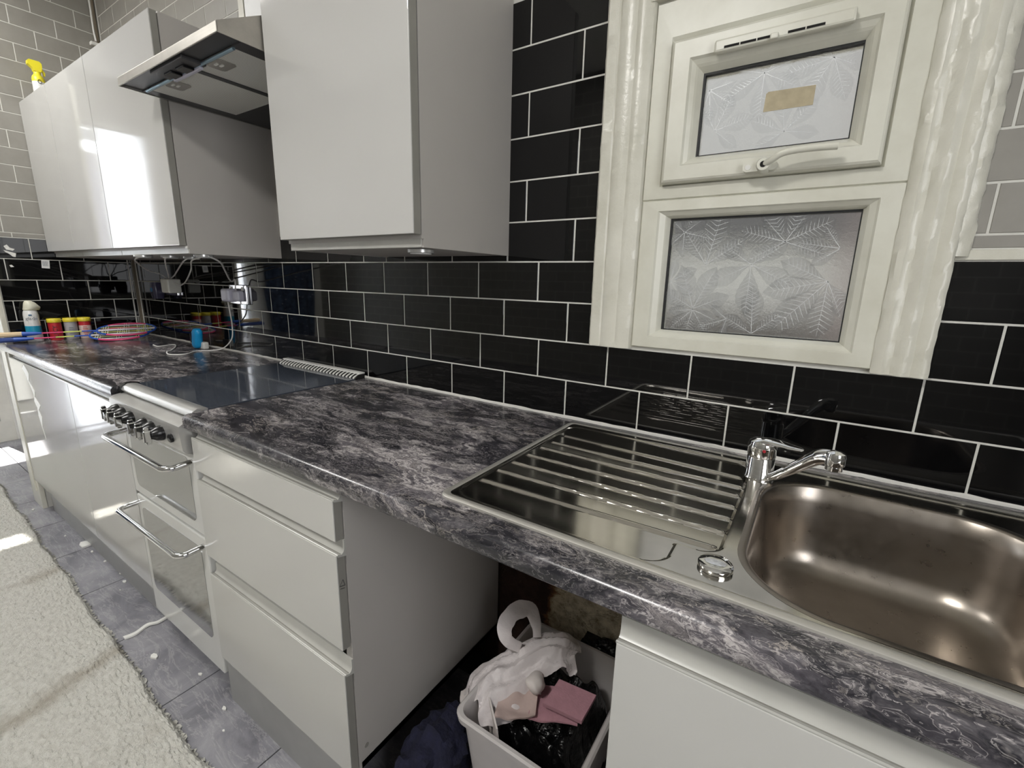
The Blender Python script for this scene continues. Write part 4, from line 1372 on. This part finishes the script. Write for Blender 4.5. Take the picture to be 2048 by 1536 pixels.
chip(0.62, -0.558, 0.034, 'largest white paint flake on the floor by the left base cabinet', 1)
chip(1.66, -0.645, 0.013, 'triangular white flake on the slate floor below the cooker door', 5)
for k, (cx, cy, s, lab) in enumerate([
        (0.72, -0.560, 0.007, 'white crumb just right of the largest paint flake on the floor'),
        (0.86, -0.552, 0.007, 'white crumb by the plinth below the left base cabinet, second from the large flake'),
        (1.02, -0.546, 0.006, 'pale crumb against the plinth beneath the narrower glossy door'),
        (1.10, -0.556, 0.009, 'lumpy white crumb in front of the narrower glossy door, biggest of the crumbs'),
        (1.15, -0.585, 0.004, 'speck of white on the slate tile beside the biggest crumb'),
        (1.86, -0.590, 0.007, 'white crumb under the lower oven door, nearer the drawer unit'),
        (2.05, -0.605, 0.008, 'white crumb on the floor joint at the foot of the drawer unit'),
        (2.12, -0.640, 0.004, 'tiny white speck on the slate tile in front of the drawer unit plinth'),
        (-0.02, -0.610, 0.010, 'pale scrap on the floor between the rug and the broken cabinet foot'),
        (0.45, -0.590, 0.006, 'small pale crumb on the slate tile near the broken cabinet foot')]):
    chip(cx, cy, s, lab, 20 + k, 'crumbs scattered on the floor')

# ------------------------------------------------------------------ things on the left worktop
def racket(label, loc, rz, tilt, roll, grip_mat):
    t = thing('badminton_racket', label, 'racket', loc)
    L0, L1 = 0.0, 0.165
    g = MB().tube([(0, 0, 0.012), (0, L1, 0.012)], [0.0135, 0.0125], 8)
    link('grip', g.mesh('grip', grip_mat), t)
    c = MB().tube([(0, L1, 0.012), (0, L1 + 0.045, 0.012), (0, L1 + 0.07, 0.012)], [0.0125, 0.009, 0.005], 10)
    link('cone', c.mesh('cone', M['blue']), t)
    s = MB()
    s.tube([(0, L1 + 0.07, 0.012), (0, L1 + 0.15, 0.012)], 0.0036, 8, 0)
    s.tube([(0, L1 + 0.15, 0.012), (0, L1 + 0.22, 0.012)], 0.0036, 8, 1)
    s.tube([(0, L1 + 0.22, 0.012), (0, L1 + 0.28, 0.012)], 0.0038, 8, 2)
    link('shaft', s.mesh('shaft', [M['pink_paint'], M['yellow_paint'], M['blue']]), t)
    yc = L1 + 0.28 + 0.125
    f = MB()
    n = 60
    for a0, a1, mi in ((0, 8, 0), (8, 22, 1), (22, 38, 0), (38, 52, 1), (52, 60, 0)):
        f.tube([(0.098 * math.sin(2 * math.pi * k / n), yc - 0.125 * math.cos(2 * math.pi * k / n), 0.012) for k in range(a0, a1 + 1)], 0.0048, 8, mi)
    link('head_frame', f.mesh('head_frame', [M['blue'], M['pink_paint']]), t)
    st = MB()
    for k in (-6, -5.2, -0.8, 0, 0.8, 5.2, 6, -3, 3):
        xx = k * 0.0125
        h = 0.125 * math.sqrt(max(0, 1 - (xx / 0.098) ** 2))
        st.tube([(xx, yc - h, 0.012), (xx, yc + h, 0.012)], 0.0014, 4, 1 if k in (-3, 3) else 0, False)
    for k in (-8, -7.2, -6.4, -1, -0.2, 0.6, 5.6, 6.4, 7.2):
        yy = k * 0.0125
        h = 0.098 * math.sqrt(max(0, 1 - (yy / 0.125) ** 2))
        st.tube([(-h, yc + yy, 0.0126), (h, yc + yy, 0.0126)], 0.0014, 4, 1 if k in (5.6, 7.2) else 0, False)
    so = link('strings', st.mesh('strings', [M['string'], M['string_yellow']]), t)
    so['kind'] = 'stuff'
    t.rotation_euler = (tilt, roll, rz)
    return t


racket('badminton racket with blue grip, in front of its twin on the worktop', (0.002, -0.707, ZT + 0.002), math.radians(-20.9), math.radians(1.6), math.radians(13), M['blue_grip'])
racket('badminton racket with cream grip, lying behind the blue gripped one', (0.014, -0.679, ZT + 0.029), math.radians(-19), math.radians(1.0), math.radians(13), M['cream_grip'])

# air freshener can
CXA, CYA = 0.036, -0.474
can = thing('air_freshener_can', 'white and turquoise aerosol can with cream dome cap by the left wall', 'aerosol can', (CXA, CYA, ZT))
mb = MB()
mb.lathe([(0.029, ZT + 0.0005), (0.0305, ZT + 0.006), (0.0300, ZT + 0.045)], (CXA, CYA, 0), 2, 28, 0)
mb.lathe([(0.0300, ZT + 0.045), (0.0296, ZT + 0.080)], (CXA, CYA, 0), 2, 28, 1, False)
mb.lathe([(0.0296, ZT + 0.080), (0.0288, ZT + 0.135), (0.0265, ZT + 0.150), (0.022, ZT + 0.160)], (CXA, CYA, 0), 2, 28, 0)
part('can', mb, [M['can_white'], M['can_blue']], can)
cm = MB()
rings = []
for s, r1, oy in [(0.158, 0.023, 0.0), (0.162, 0.0262, 0.001), (0.172, 0.0265, 0.004), (0.184, 0.0245, 0.004), (0.196, 0.0185, 0.001), (0.204, 0.010, -0.003), (0.207, 0.002, -0.004)]:
    ring = []
    for k in range(24):
        a = 2 * math.pi * k / 24
        beak = 0.011 * max(0, math.cos(a - math.pi / 2)) ** 3 * (1 if s < 0.18 else 0.4)
        ring.append((CXA + r1 * math.cos(a), CYA + oy + (r1 + beak) * math.sin(a), ZT + s))
    rings.append(ring)
cm.loft(rings, True, True, True)
part('cap', cm, M['cap_cream'], can)


def text(name, body, size, parent, loc, rot, mat, extrude=0.0002):
    cu_ = bpy.data.curves.new(name, 'FONT')
    cu_.body = body
    cu_.size = size
    cu_.align_x = 'CENTER'
    cu_.align_y = 'CENTER'
    cu_.extrude = extrude
    cu_.resolution_u = 2
    cu_.materials.append(mat)
    tmp = bpy.data.objects.new('tmp', cu_)
    COL.objects.link(tmp)
    me = bpy.data.meshes.new_from_object(tmp)
    bpy.data.objects.remove(tmp)
    me.name = name
    o = link(name, me, parent)
    o.location = Vector(loc) - origin_of(parent)
    o.rotation_euler = rot
    return o


def facing(v):
    """Euler for a text whose face normal points along the horizontal vector v."""
    return (math.radians(90), 0, math.atan2(v[1], v[0]) + math.radians(90))


to_cam = Vector((CAM[0] - CXA, CAM[1] - CYA, 0)).normalized()
text('lettering', 'glade', 0.021, can, Vector((CXA, CYA, ZT + 0.118)) + to_cam * 0.0297, facing(to_cam), M['print_gray'])
part('drop_mark', MB().box(CXA + 0.0285, CXA + 0.0300, CYA - 0.014, CYA - 0.002, ZT + 0.132, ZT + 0.138, 0.0005), M['print_blue'], can)


def tub(y, label, body, band, word, wcol):
    x = 0.033
    t = thing('snack_tub', label, 'tub', (x, y, ZT), 'yellow lidded tubs by the left wall')
    m = MB()
    m.lathe([(0.0255, ZT + 0.0005), (0.0265, ZT + 0.004), (0.0265, ZT + 0.070)], (x, y, 0), 2, 26, 0)
    m.lathe([(0.0265, ZT + 0.070), (0.0265, ZT + 0.092)], (x, y, 0), 2, 26, 1)
    part('tub_body', m, [M[body], M[band]], t)
    part('lid', MB().lathe([(0.0285, ZT + 0.092), (0.0292, ZT + 0.096), (0.0292, ZT + 0.108), (0.027, ZT + 0.111), (0.024, ZT + 0.1115)], (x, y, 0), 2, 26), M['lid_yellow'], t)
    d = Vector((CAM[0] - x, CAM[1] - y, 0)).normalized()
    if word == 'panel':
        for zz, w in ((0.062, 0.016), (0.052, 0.020), (0.042, 0.018), (0.032, 0.020), (0.022, 0.014)):
            c = Vector((x, y, ZT + zz)) + d * 0.0267
            q = Vector((-d.y, d.x, 0))
            part('print_line', MB().tube([tuple(c - q * w / 2), tuple(c + q * w / 2)], 0.0014, 5), M[wcol], t)
    else:
        e = facing(d)
        o = text('lettering', word, 0.026, t, Vector((x, y, ZT + 0.044)) + d * 0.0272, e, M[wcol])
        o.rotation_euler = (Matrix.Rotation(e[2], 3, 'Z') @ Matrix.Rotation(math.radians(90), 3, 'X') @ Matrix.Rotation(math.radians(90), 3, 'Z')).to_euler()
    return t


tub(-0.393, 'red tub with yellow lid, next to the aerosol can', 'tub_red', 'tub_red', 'JUICY', 'print_dark')
tub(-0.331, 'pale gray tub with yellow lid, between the two red labelled tubs', 'tub_gray', 'tub_gray', 'panel', 'print_gray')
tub(-0.274, 'tub with yellow lid and pink red label, closest to the room corner', 'tub_pale', 'tub_red', 'panel', 'tub_red')

# blue gadget
BXG, BYG = 0.865, -0.075
bg = thing('blue_gadget', 'bright blue rounded plastic gadget standing on the left worktop', 'gadget', (BXG, BYG, ZT))
rings = []
for k in range(15):
    a_ = math.pi * k / 14
    t = 0.5 - 0.5 * math.cos(a_)
    z = ZT + 0.003 + 0.097 * t
    s_ = 0.35 + 0.65 * min(1, math.sin(a_) * 1.25) ** 0.75
    rings.append([(BXG + 0.020 * t + p_ * s_, BYG + q_ * s_, z) for p_, q_ in rrect(-0.030, 0.030, -0.018, 0.018, 0.0175, 5)])
part('shell', MB().loft(rings, True, True, True), M['cyan'], bg)
part('slot', MB().box(BXG - 0.022, BXG - 0.017, BYG - 0.0185, BYG - 0.014, ZT + 0.030, ZT + 0.075, 0.001), M['print_dark'], bg)
part('foot', MB().box(BXG - 0.01, BXG + 0.055, BYG + 0.004, BYG + 0.03, ZT + 0.0005, ZT + 0.035, 0.006), M['white_plastic'], bg, 'white foot')

# sockets, plugs, cables
def socket(label, xc, zc, w=0.146, h=0.086):
    t = thing('wall_socket', label, 'socket', (xc, -0.004, zc))
    part('face_plate', MB().box(xc - w / 2, xc + w / 2, -0.014, -0.0006, zc - h / 2, zc + h / 2, 0.003), M['socket'], t)
    for s in (-1, 1):
        part('rocker', MB().box(xc + s * 0.045 - 0.006, xc + s * 0.045 + 0.006, -0.017, -0.013, zc + 0.018, zc + 0.034, 0.001), M['white_plastic'], t)
        m = MB()
        m.box(xc + s * 0.034 - 0.002, xc + s * 0.034 + 0.002, -0.0146, -0.0138, zc - 0.006, zc + 0.003)
        m.box(xc + s * 0.034 - 0.012, xc + s * 0.034 - 0.006, -0.0146, -0.0138, zc - 0.022, zc - 0.018)
        m.box(xc + s * 0.034 + 0.006, xc + s * 0.034 + 0.012, -0.0146, -0.0138, zc - 0.022, zc - 0.018)
        part('pin_holes', m, M['print_dark'], t)
    return t


socket('chrome double socket on the black tiles nearer the room corner', 0.49, 1.195)
socket('chrome double socket on the black tiles behind the hob', 1.18, 1.180)
fr_ = thing('plug_in_freshener', 'smoky dark blue plug-in freshener in the corner socket', 'air freshener', (0.40, -0.03, 1.17))
rings = []
for k in range(9):
    t = k / 8
    s_ = 0.70 + 0.30 * math.sin(math.pi * min(max(t, .08), .92)) ** .5
    rings.append([(0.395 + p_ * s_, -0.046 + q_ * s_, 1.132 + 0.086 * t) for p_, q_ in rrect(-0.030, 0.030, -0.022, 0.0315, 0.015, 4)])
part('shell', MB().loft(rings, True, True, True), M['freshener'], fr_)
part('button', MB().lathe([(0.011, -0.0675), (0.010, -0.072)], (0.398, 0, 1.178), 1, 16), M['print_blue'], fr_)
ad = thing('plug_adapter', 'cream multi-way plug adapter hung with thin white cables', 'plug', (0.60, -0.03, 1.19))
part('adapter_body', MB().box(0.540, 0.625, -0.075, -0.0142, 1.168, 1.238, 0.006), M['adapter'], ad)
part('switch_bar', MB().box(0.455, 0.540, -0.034, -0.0142, 1.219, 1.236, 0.003), M['white_plastic'], ad)
ch = thing('phone_charger', 'pale gray plug charger in the socket behind the hob', 'charger', (1.17, -0.04, 1.17))
part('charger_body', MB().box(1.128, 1.190, -0.064, -0.0142, 1.148, 1.206, 0.010), M['adapter_gray'], ch)
part('plug_top', MB().box(1.190, 1.240, -0.045, -0.0142, 1.152, 1.198, 0.008), M['adapter_gray'], ch)
cb_ = MB().tube(smoothpath([(1.145, -0.042, 1.150), (1.14, -0.035, 1.09), (1.10, -0.014, 1.03), (1.08, -0.014, 0.97), (1.02, -0.03, 0.922), (0.985, -0.07, ZT + 0.003), (0.96, -0.12, ZT + 0.003), (1.02, -0.19, ZT + 0.003),
                            (0.975, -0.235, ZT + 0.003), (0.90, -0.215, ZT + 0.006), (0.86, -0.185, ZT + 0.003), (0.74, -0.12, ZT + 0.004), (0.66, -0.10, ZT + 0.003), (0.68, -0.17, ZT + 0.003), (0.60, -0.165, ZT + 0.003)], 6), 0.0028, 6)
part('charger_cable', cb_, M['cable'], ch)

# under-cabinet lamps with their leads
lampspots = [(1.10, -0.318, 'puck lamp under the three-door cabinet, nearest the left wall'), (1.215, -0.268, 'second puck lamp from the left wall under the three-door cabinet'),
             (1.20, -0.185, 'puck lamp set deepest under the three-door cabinet'), (1.500, -0.272, 'puck lamp at the hob end of the three-door cabinet'),
             (2.572, -0.272, 'puck lamp under the single-door cabinet')]
leads = [[(1.07, -0.318, 1.330), (0.93, -0.29, 1.322), (0.815, -0.25, 1.312), (0.684, -0.17, 1.279), (0.62, -0.10, 1.262), (0.572, -0.05, 1.2385)],
         [(1.185, -0.268, 1.330), (1.10, -0.245, 1.322), (0.95, -0.19, 1.297), (0.72, -0.10, 1.256), (0.582, -0.05, 1.2385)],
         [(1.17, -0.185, 1.330), (1.05, -0.16, 1.318), (0.85, -0.11, 1.280), (0.70, -0.07, 1.255), (0.594, -0.05, 1.2385)],
         [(1.530, -0.272, 1.330), (1.50, -0.22, 1.312), (1.40, -0.16, 1.286), (1.28, -0.09, 1.250), (1.24, -0.06, 1.238), (1.215, -0.035, 1.245), (1.20, -0.03, 1.200)],
         None]
for (lx, ly, lab), ld in zip(lampspots, leads):
    t = thing('under_cabinet_lamp', lab, 'lamp', (lx, ly, 1.325))
    part('lamp_body', MB().lathe([(0.031, 1.3345), (0.031, 1.3275), (0.029, 1.3262)], (lx, ly, 0), 2, 24), M['led_body'], t)
    part('lamp_lens', MB().lathe([(0.025, 1.3264), (0.024, 1.3245), (0.004, 1.3240)], (lx, ly, 0), 2, 24), M['led'], t)
    if ld:
        part('lamp_lead', MB().tube(smoothpath(ld, 6), 0.0030, 6), M['cable'], t)
    if lx == 1.500:
        ld = [(1.472, -0.272, 1.330), (1.38, -0.235, 1.326), (1.226, -0.20, 1.318), (1.087, -0.15, 1.283), (0.849, -0.08, 1.232), (0.738, -0.06, 1.211), (0.66, -0.05, 1.215), (0.6258, -0.048, 1.222)]
        part('lamp_lead', MB().tube(smoothpath(ld, 6), 0.0030, 6), M['cable'], t)

# scraps stuck to the left wall tiles
def wallchip(pts, label, mat, seed=0, name='paper_scrap'):
    m = MB().prism(pts, 0, 0.0007, 0.0025)
    return solid(name, label, 'scrap', m, M[mat])


tagm = MB().prism([(-0.392, 1.278), (-0.362, 1.276), (-0.358, 1.318), (-0.388, 1.320)], 0, 0.0007, 0.0022)
tg = solid('barcode_sticker', 'white square label with faint print, stuck on the left wall tiles', 'sticker', tagm, M['can_white'])
mb = MB()
for k in range(6):
    mb.box(0.0022, 0.0026, -0.386 + k * 0.0035, -0.3845 + k * 0.0035, 1.288, 1.312)
part('printed_bars', mb, M['print_gray'], tg)
wallchip([(-0.512, 1.378), (-0.500, 1.386), (-0.492, 1.372), (-0.476, 1.366), (-0.483, 1.358), (-0.505, 1.362)], 'upper torn white scrap stuck to the black left wall tile', 'white_plastic')
wallchip([(-0.515, 1.360), (-0.495, 1.352), (-0.474, 1.346), (-0.478, 1.328), (-0.488, 1.330), (-0.498, 1.342), (-0.510, 1.350)], 'longer torn white scrap below the first on the left wall', 'white_plastic')
wallchip([(-0.506, 1.288), (-0.498, 1.290), (-0.490, 1.280), (-0.502, 1.278)], 'smallest white scrap on the left wall, beneath the torn ones', 'white_plastic')

# yellow trigger bottle on top of the wall cabinet
YX, YY, YZ = 0.19, -0.31, 2.057
yb = thing('trigger_spray_bottle', 'white bottle with yellow spray head standing on the wall cabinet', 'spray bottle', (YX, YY, YZ))
YX, YY = 0.075, -0.288
yb.location = (YX, YY, YZ)
mb = MB().lathe([(0.023, YZ + 0.0005), (0.025, YZ + 0.004), (0.0245, YZ + 0.06), (0.024, YZ + 0.085), (0.0235, YZ + 0.094)], (YX, YY, 0), 2, 24)
part('bottle_body', mb, M['can_white'], yb)
mb = MB().lathe([(0.0237, YZ + 0.093), (0.0235, YZ + 0.106), (0.020, YZ + 0.118), (0.0135, YZ + 0.126), (0.0125, YZ + 0.140)], (YX, YY, 0), 2, 24)
head = [(YY - 0.030, YZ + 0.178), (YY - 0.031, YZ + 0.164), (YY - 0.016, YZ + 0.150), (YY - 0.013, YZ + 0.138), (YY + 0.013, YZ + 0.138), (YY + 0.019, YZ + 0.160), (YY + 0.019, YZ + 0.176), (YY + 0.012, YZ + 0.184), (YY - 0.024, YZ + 0.184)]
mb.prism(head, 0, YX - 0.013, YX + 0.013, 0)
part('spray_head', mb, M['yellow'], yb, 'yellow spray head')
part('trigger', MB().prism([(YY + 0.016, YZ + 0.162), (YY + 0.028, YZ + 0.140), (YY + 0.026, YZ + 0.126), (YY + 0.021, YZ + 0.128), (YY + 0.020, YZ + 0.142), (YY + 0.010, YZ + 0.156)], 0, YX - 0.006, YX + 0.006), M['yellow'], yb)
dv = Vector((CAM[0] - YX, CAM[1] - YY, 0)).normalized()
qv = Vector((-dv.y, dv.x, 0))
c0 = Vector((YX, YY, YZ + 0.092)) + dv * 0.0245 + qv * 0.004
ring_pts = [tuple(c0 + qv * (0.006 * math.cos(a)) + Vector((0, 0, 0.008 * math.sin(a)))) for a in np.linspace(0, 2 * math.pi, 17)]
part('ring_mark', MB().tube(ring_pts, 0.0012, 5), M['print_dark'], yb)

# conduit in the room corner above the cabinets
cd = thing('corner_conduit', 'dark pipe with a white clip running up the room corner', 'pipe', (0.012, -0.014, 2.06))
mb = MB()
mb.tube([(0.010, -0.012, 2.06), (0.010, -0.012, CEIL - 0.002)], 0.0095, 10)
part('pipe', mb, M['pipe'], cd)
mb = MB().tube(smoothpath([(0.016, -0.024, CEIL - 0.002), (0.016, -0.021, 2.60), (0.018, -0.023, 2.50), (0.022, -0.02, 2.44)], 5), 0.0042, 6)
part('white_cable', mb, M['cable'], cd)
part('clip', MB().box(0.0012, 0.028, -0.044, -0.002, 2.418, 2.434, 0.003), M['white_plastic'], cd)

# ------------------------------------------------------------------ open bay under the worktop
def noise3(p, seed=0, f=1.0):
    """Cheap smooth pseudo-noise for crumpled things."""
    x, y, z = p[0] * f, p[1] * f, p[2] * f
    s = seed * 1.7
    return (math.sin(x * 1.9 + 1.3 * math.sin(y * 2.3 + s) + s) + math.sin(y * 2.1 + 1.7 * math.sin(z * 1.7 + 2 * s) + 0.5 * s) + math.sin(z * 2.4 + 1.5 * math.sin(x * 2.2 + s) + 2.1 * s)) / 3


tub_t = thing('storage_tub', 'milky white open plastic tub of rubbish in the bay under the worktop', 'tub', (2.95, -0.25, 0.0))
TX0, TX1, TY0, TY1, TZ = 2.80, 3.105, -0.435, -0.075, 0.312


def box_ring(ins, z, r=0.03):
    return [(a, b, z) for a, b in rrect(TX0 + ins, TX1 - ins, TY0 + ins, TY1 - ins, max(r - ins * 0.3, 0.008), 6)]


mb = MB()
rings = [box_ring(0.045, 0.0006), box_ring(0.040, 0.004), box_ring(0.012, TZ - 0.03), box_ring(0.010, TZ - 0.02), box_ring(0.0, TZ - 0.018), box_ring(-0.002, TZ - 0.004), box_ring(0.002, TZ),
         box_ring(0.009, TZ), box_ring(0.013, TZ - 0.006), box_ring(0.016, TZ - 0.03), box_ring(0.043, 0.008)]
mb.loft(rings, True, True, True)
part('tub_shell', mb, M['tub_plastic'], tub_t)


def heap(x0, x1, y0, y1, zb, zt, seed, nu=46, nv=46, f=26, amp=0.03):
    def fn(u, v):
        x = x0 + (x1 - x0) * u; y = y0 + (y1 - y0) * v
        d = min(u, 1 - u, v, 1 - v)
        e = min(1, d / 0.16) ** 0.6
        return (x + 0.006 * noise3((x, y, 3), seed, 60), y + 0.006 * noise3((y, x, 1), seed, 55), max(zb, zb + (zt - zb) * e + amp * e * noise3((x, y, 0.3), seed, f) + amp * 0.4 * e * noise3((x, y, 2), seed + 3, f * 2.3)))
    return MB().grid(fn, nu, nv)


solid('bin_bag', 'crumpled black plastic bin bag stuffed in the white tub', 'bag', heap(TX0 + 0.05, TX1 - 0.03, TY0 + 0.05, TY1 - 0.03, 0.06, 0.262, 2, amp=0.035), M['bag_black'])
solid('bin_bag', 'black plastic bin bag slumped behind the tub against the damp wall', 'bag', heap(2.90, 3.20, -0.072, -0.006, 0.001, 0.30, 5, 30, 14, amp=0.02), M['bag_black'])


def crumple(path, widths, thick, seed, n=18, amp=0.010):
    pts = smoothpath(path, 8)
    m = len(pts)
    rings = []
    for i, p in enumerate(pts):
        t = pts[min(i + 1, m - 1)] - pts[max(i - 1, 0)]
        t = t.normalized() if t.length > 0 else Vector((1, 0, 0))
        u = t.cross(Vector((0, 0, 1)))
        u = u.normalized() if u.length > 1e-3 else Vector((1, 0, 0))
        w = u.cross(t)
        fi = i / (m - 1) * (len(widths) - 1)
        k = min(int(fi), len(widths) - 2)
        W = widths[k] + (widths[k + 1] - widths[k]) * (fi - k)
        T = thick * (0.4 + W / max(widths))
        ring = []
        for q in range(n):
            a = 2 * math.pi * q / n
            v = p + u * (W * math.cos(a)) + w * (T * math.sin(a))
            d = amp * noise3(v, seed, 42) + 0.5 * amp * noise3(v, seed + 4, 95)
            v = v + (u * math.cos(a) + w * math.sin(a)) * d
            ring.append(tuple(v))
        rings.append(ring)
    return MB().loft(rings, True, True, True)


cbag = thing('carrier_bag', 'crumpled white carrier bag with looped handle draped over the tub rim', 'bag', (2.87, -0.24, 0.31))
cl_ = smoothpath([(2.812, -0.375, 0.300), (2.832, -0.325, 0.334), (2.866, -0.262, 0.362), (2.905, -0.212, 0.388), (2.950, -0.182, 0.398), (2.985, -0.172, 0.372)], 8)


def drape(u, v):
    f = u * (len(cl_) - 1)
    i = min(int(f), len(cl_) - 2)
    p = cl_[i].lerp(cl_[i + 1], f - i)
    t = (cl_[i + 1] - cl_[i]).normalized()
    sd = Vector((t.y, -t.x, 0)).normalized()
    w = (0.055 + 0.030 * math.sin(u * 5.2 + 0.6) ** 2 + 0.018 * u) * (0.55 + 0.45 * math.sin(math.pi * min(1, u * 1.15 + 0.12)))
    k = v * 2 - 1
    fold_ = 0.5 - abs(((k * 2.2 + 0.55 * math.sin(u * 7) + 0.3 * math.sin(u * 13)) % 1.0) - 0.5) * 2
    fold2 = 0.5 - abs(((u * 3.1 + k * 0.9) % 1.0) - 0.5) * 2
    q = p + sd * (k * w) + Vector((0, 0, 1)) * (-0.62 * w * abs(k) ** 1.8 + 0.011 * fold_ + 0.004 * fold2 + 0.003 * noise3(p, 3, 60))
    return tuple(q + t * (0.008 * math.sin(k * 6 + u * 9)))


part('bag_body', MB().grid(drape, 60, 34), M['bag_white'], cbag)
lp = smoothpath([(2.86, -0.245, 0.372), (2.832, -0.262, 0.392), (2.812, -0.245, 0.412), (2.815, -0.205, 0.428), (2.842, -0.175, 0.428), (2.868, -0.185, 0.405), (2.885, -0.205, 0.385)], 7)
rings = []
for i, p in enumerate(lp):
    t = (lp[min(i + 1, len(lp) - 1)] - lp[max(i - 1, 0)]).normalized()
    side_v = Vector((0.3, -0.5, 0.6)).cross(t).normalized(); nv_ = t.cross(side_v)
    wd = 0.011 + 0.011 * math.sin(math.pi * i / (len(lp) - 1)) ** 2 + 0.003 * noise3(p, 4, 70)
    rings.append([tuple(p + side_v * (wd * math.cos(a)) + nv_ * (0.0025 * math.sin(a))) for a in np.linspace(0, 2 * math.pi, 10, endpoint=False)])
part('bag_handle', MB().loft(rings, True, True, True), M['bag_white'], cbag)


def cloth(x0, y0, dx, dy, z, seed, label, mat, amp=0.012, lift=(0, 0), name='cloth', cat='cloth', n=22):
    def top(u, v, off=0.0):
        x = x0 + dx[0] * u + dy[0] * v; y = y0 + dx[1] * u + dy[1] * v
        return (x, y, z + lift[0] * u + lift[1] * v + amp * noise3((x, y, 0), seed, 38) + off)
    m = MB()
    m.grid(lambda u, v: top(u, v, 0.003), n, n)
    m.grid(lambda u, v: top(1 - u, v, 0.0), n, n)
    return solid(name, label, cat, m, M[mat])


cloth(2.885, -0.392, (0.075, 0.055), (-0.045, 0.105), 0.300, 1, 'cream cloth bundled in the tub below the carrier bag', 'cream_cloth', 0.012, (0.01, 0.022), n=24)
cloth(2.945, -0.345, (0.100, 0.050), (-0.030, 0.080), 0.300, 6, 'pale pink cloth under the thicker pink sponge in the tub', 'pink', 0.004, (0.0, 0.01))
sp_m = MB()
for k in range(1):
    A = Vector((2.965, -0.310, 0.318)); U = Vector((0.092, 0.008, 0.002)); V = Vector((0.004, 0.070, 0.010)); T = Vector((0, 0, 0.009))
    sp_m.add([A, A + U, A + U + V, A + V, A + T, A + U + T, A + U + V + T, A + V + T], [(3, 2, 1, 0), (4, 5, 6, 7), (0, 1, 5, 4), (1, 2, 6, 5), (2, 3, 7, 6), (3, 0, 4, 7)])
solid('sponge', 'flat pink sponge lying on the rubbish in the white tub', 'sponge', sp_m, M['pink'])
cd_m = MB()
A = Vector((2.822, -0.340, 0.318)); B = Vector((2.905, -0.412, 0.312)); C_ = Vector((2.915, -0.400, 0.16)); D = Vector((2.828, -0.330, 0.17)); T = Vector((0.0025, 0.003, 0))
cd_m.add([A, B, C_, D, A + T, B + T, C_ + T, D + T], [(0, 1, 2, 3), (7, 6, 5, 4), (0, 4, 5, 1), (1, 5, 6, 2), (2, 6, 7, 3), (3, 7, 4, 0)])
solid('white_card', 'white card standing on edge inside the front of the tub', 'card', cd_m, M['paper'])
solid('scrap_paper', 'crumpled white paper scrap beside the pink sponge', 'paper', crumple([(2.925, -0.298, 0.330), (2.935, -0.285, 0.342), (2.948, -0.276, 0.338)], [0.006, 0.016, 0.005], 0.008, 8, 16, 0.016), M['paper'])
# left of the tub
solid('cloth_bundle', 'dark navy bundle of cloth on the floor between drawer unit and tub', 'cloth', crumple([(2.715, -0.52, 0.05), (2.718, -0.46, 0.085), (2.722, -0.40, 0.10), (2.722, -0.33, 0.085), (2.72, -0.27, 0.05)], [0.03, 0.064, 0.070, 0.062, 0.03], 0.062, 9, 24, 0.016), M['navy'])
wp = crumple([(2.70, -0.285, 0.155), (2.73, -0.265, 0.165), (2.768, -0.245, 0.170)], [0.016, 0.035, 0.016], 0.008, 12, 14, 0.008)
solid('white_wrapper', 'white crumpled wrapper lying behind the navy cloth bundle', 'wrapper', wp, M['paper'])
mb = MB()
bowl_r = [(0.045, 0.0006), (0.060, 0.03), (0.068, 0.085), (0.071, 0.088), (0.066, 0.086), (0.057, 0.03), (0.040, 0.006)]
mb.lathe(bowl_r, (2.722, -0.610, 0), 2, 30)
solid('food_bowl', 'milky plastic bowl on the floor in front of the navy bundle', 'bowl', mb, M['tub_plastic'])
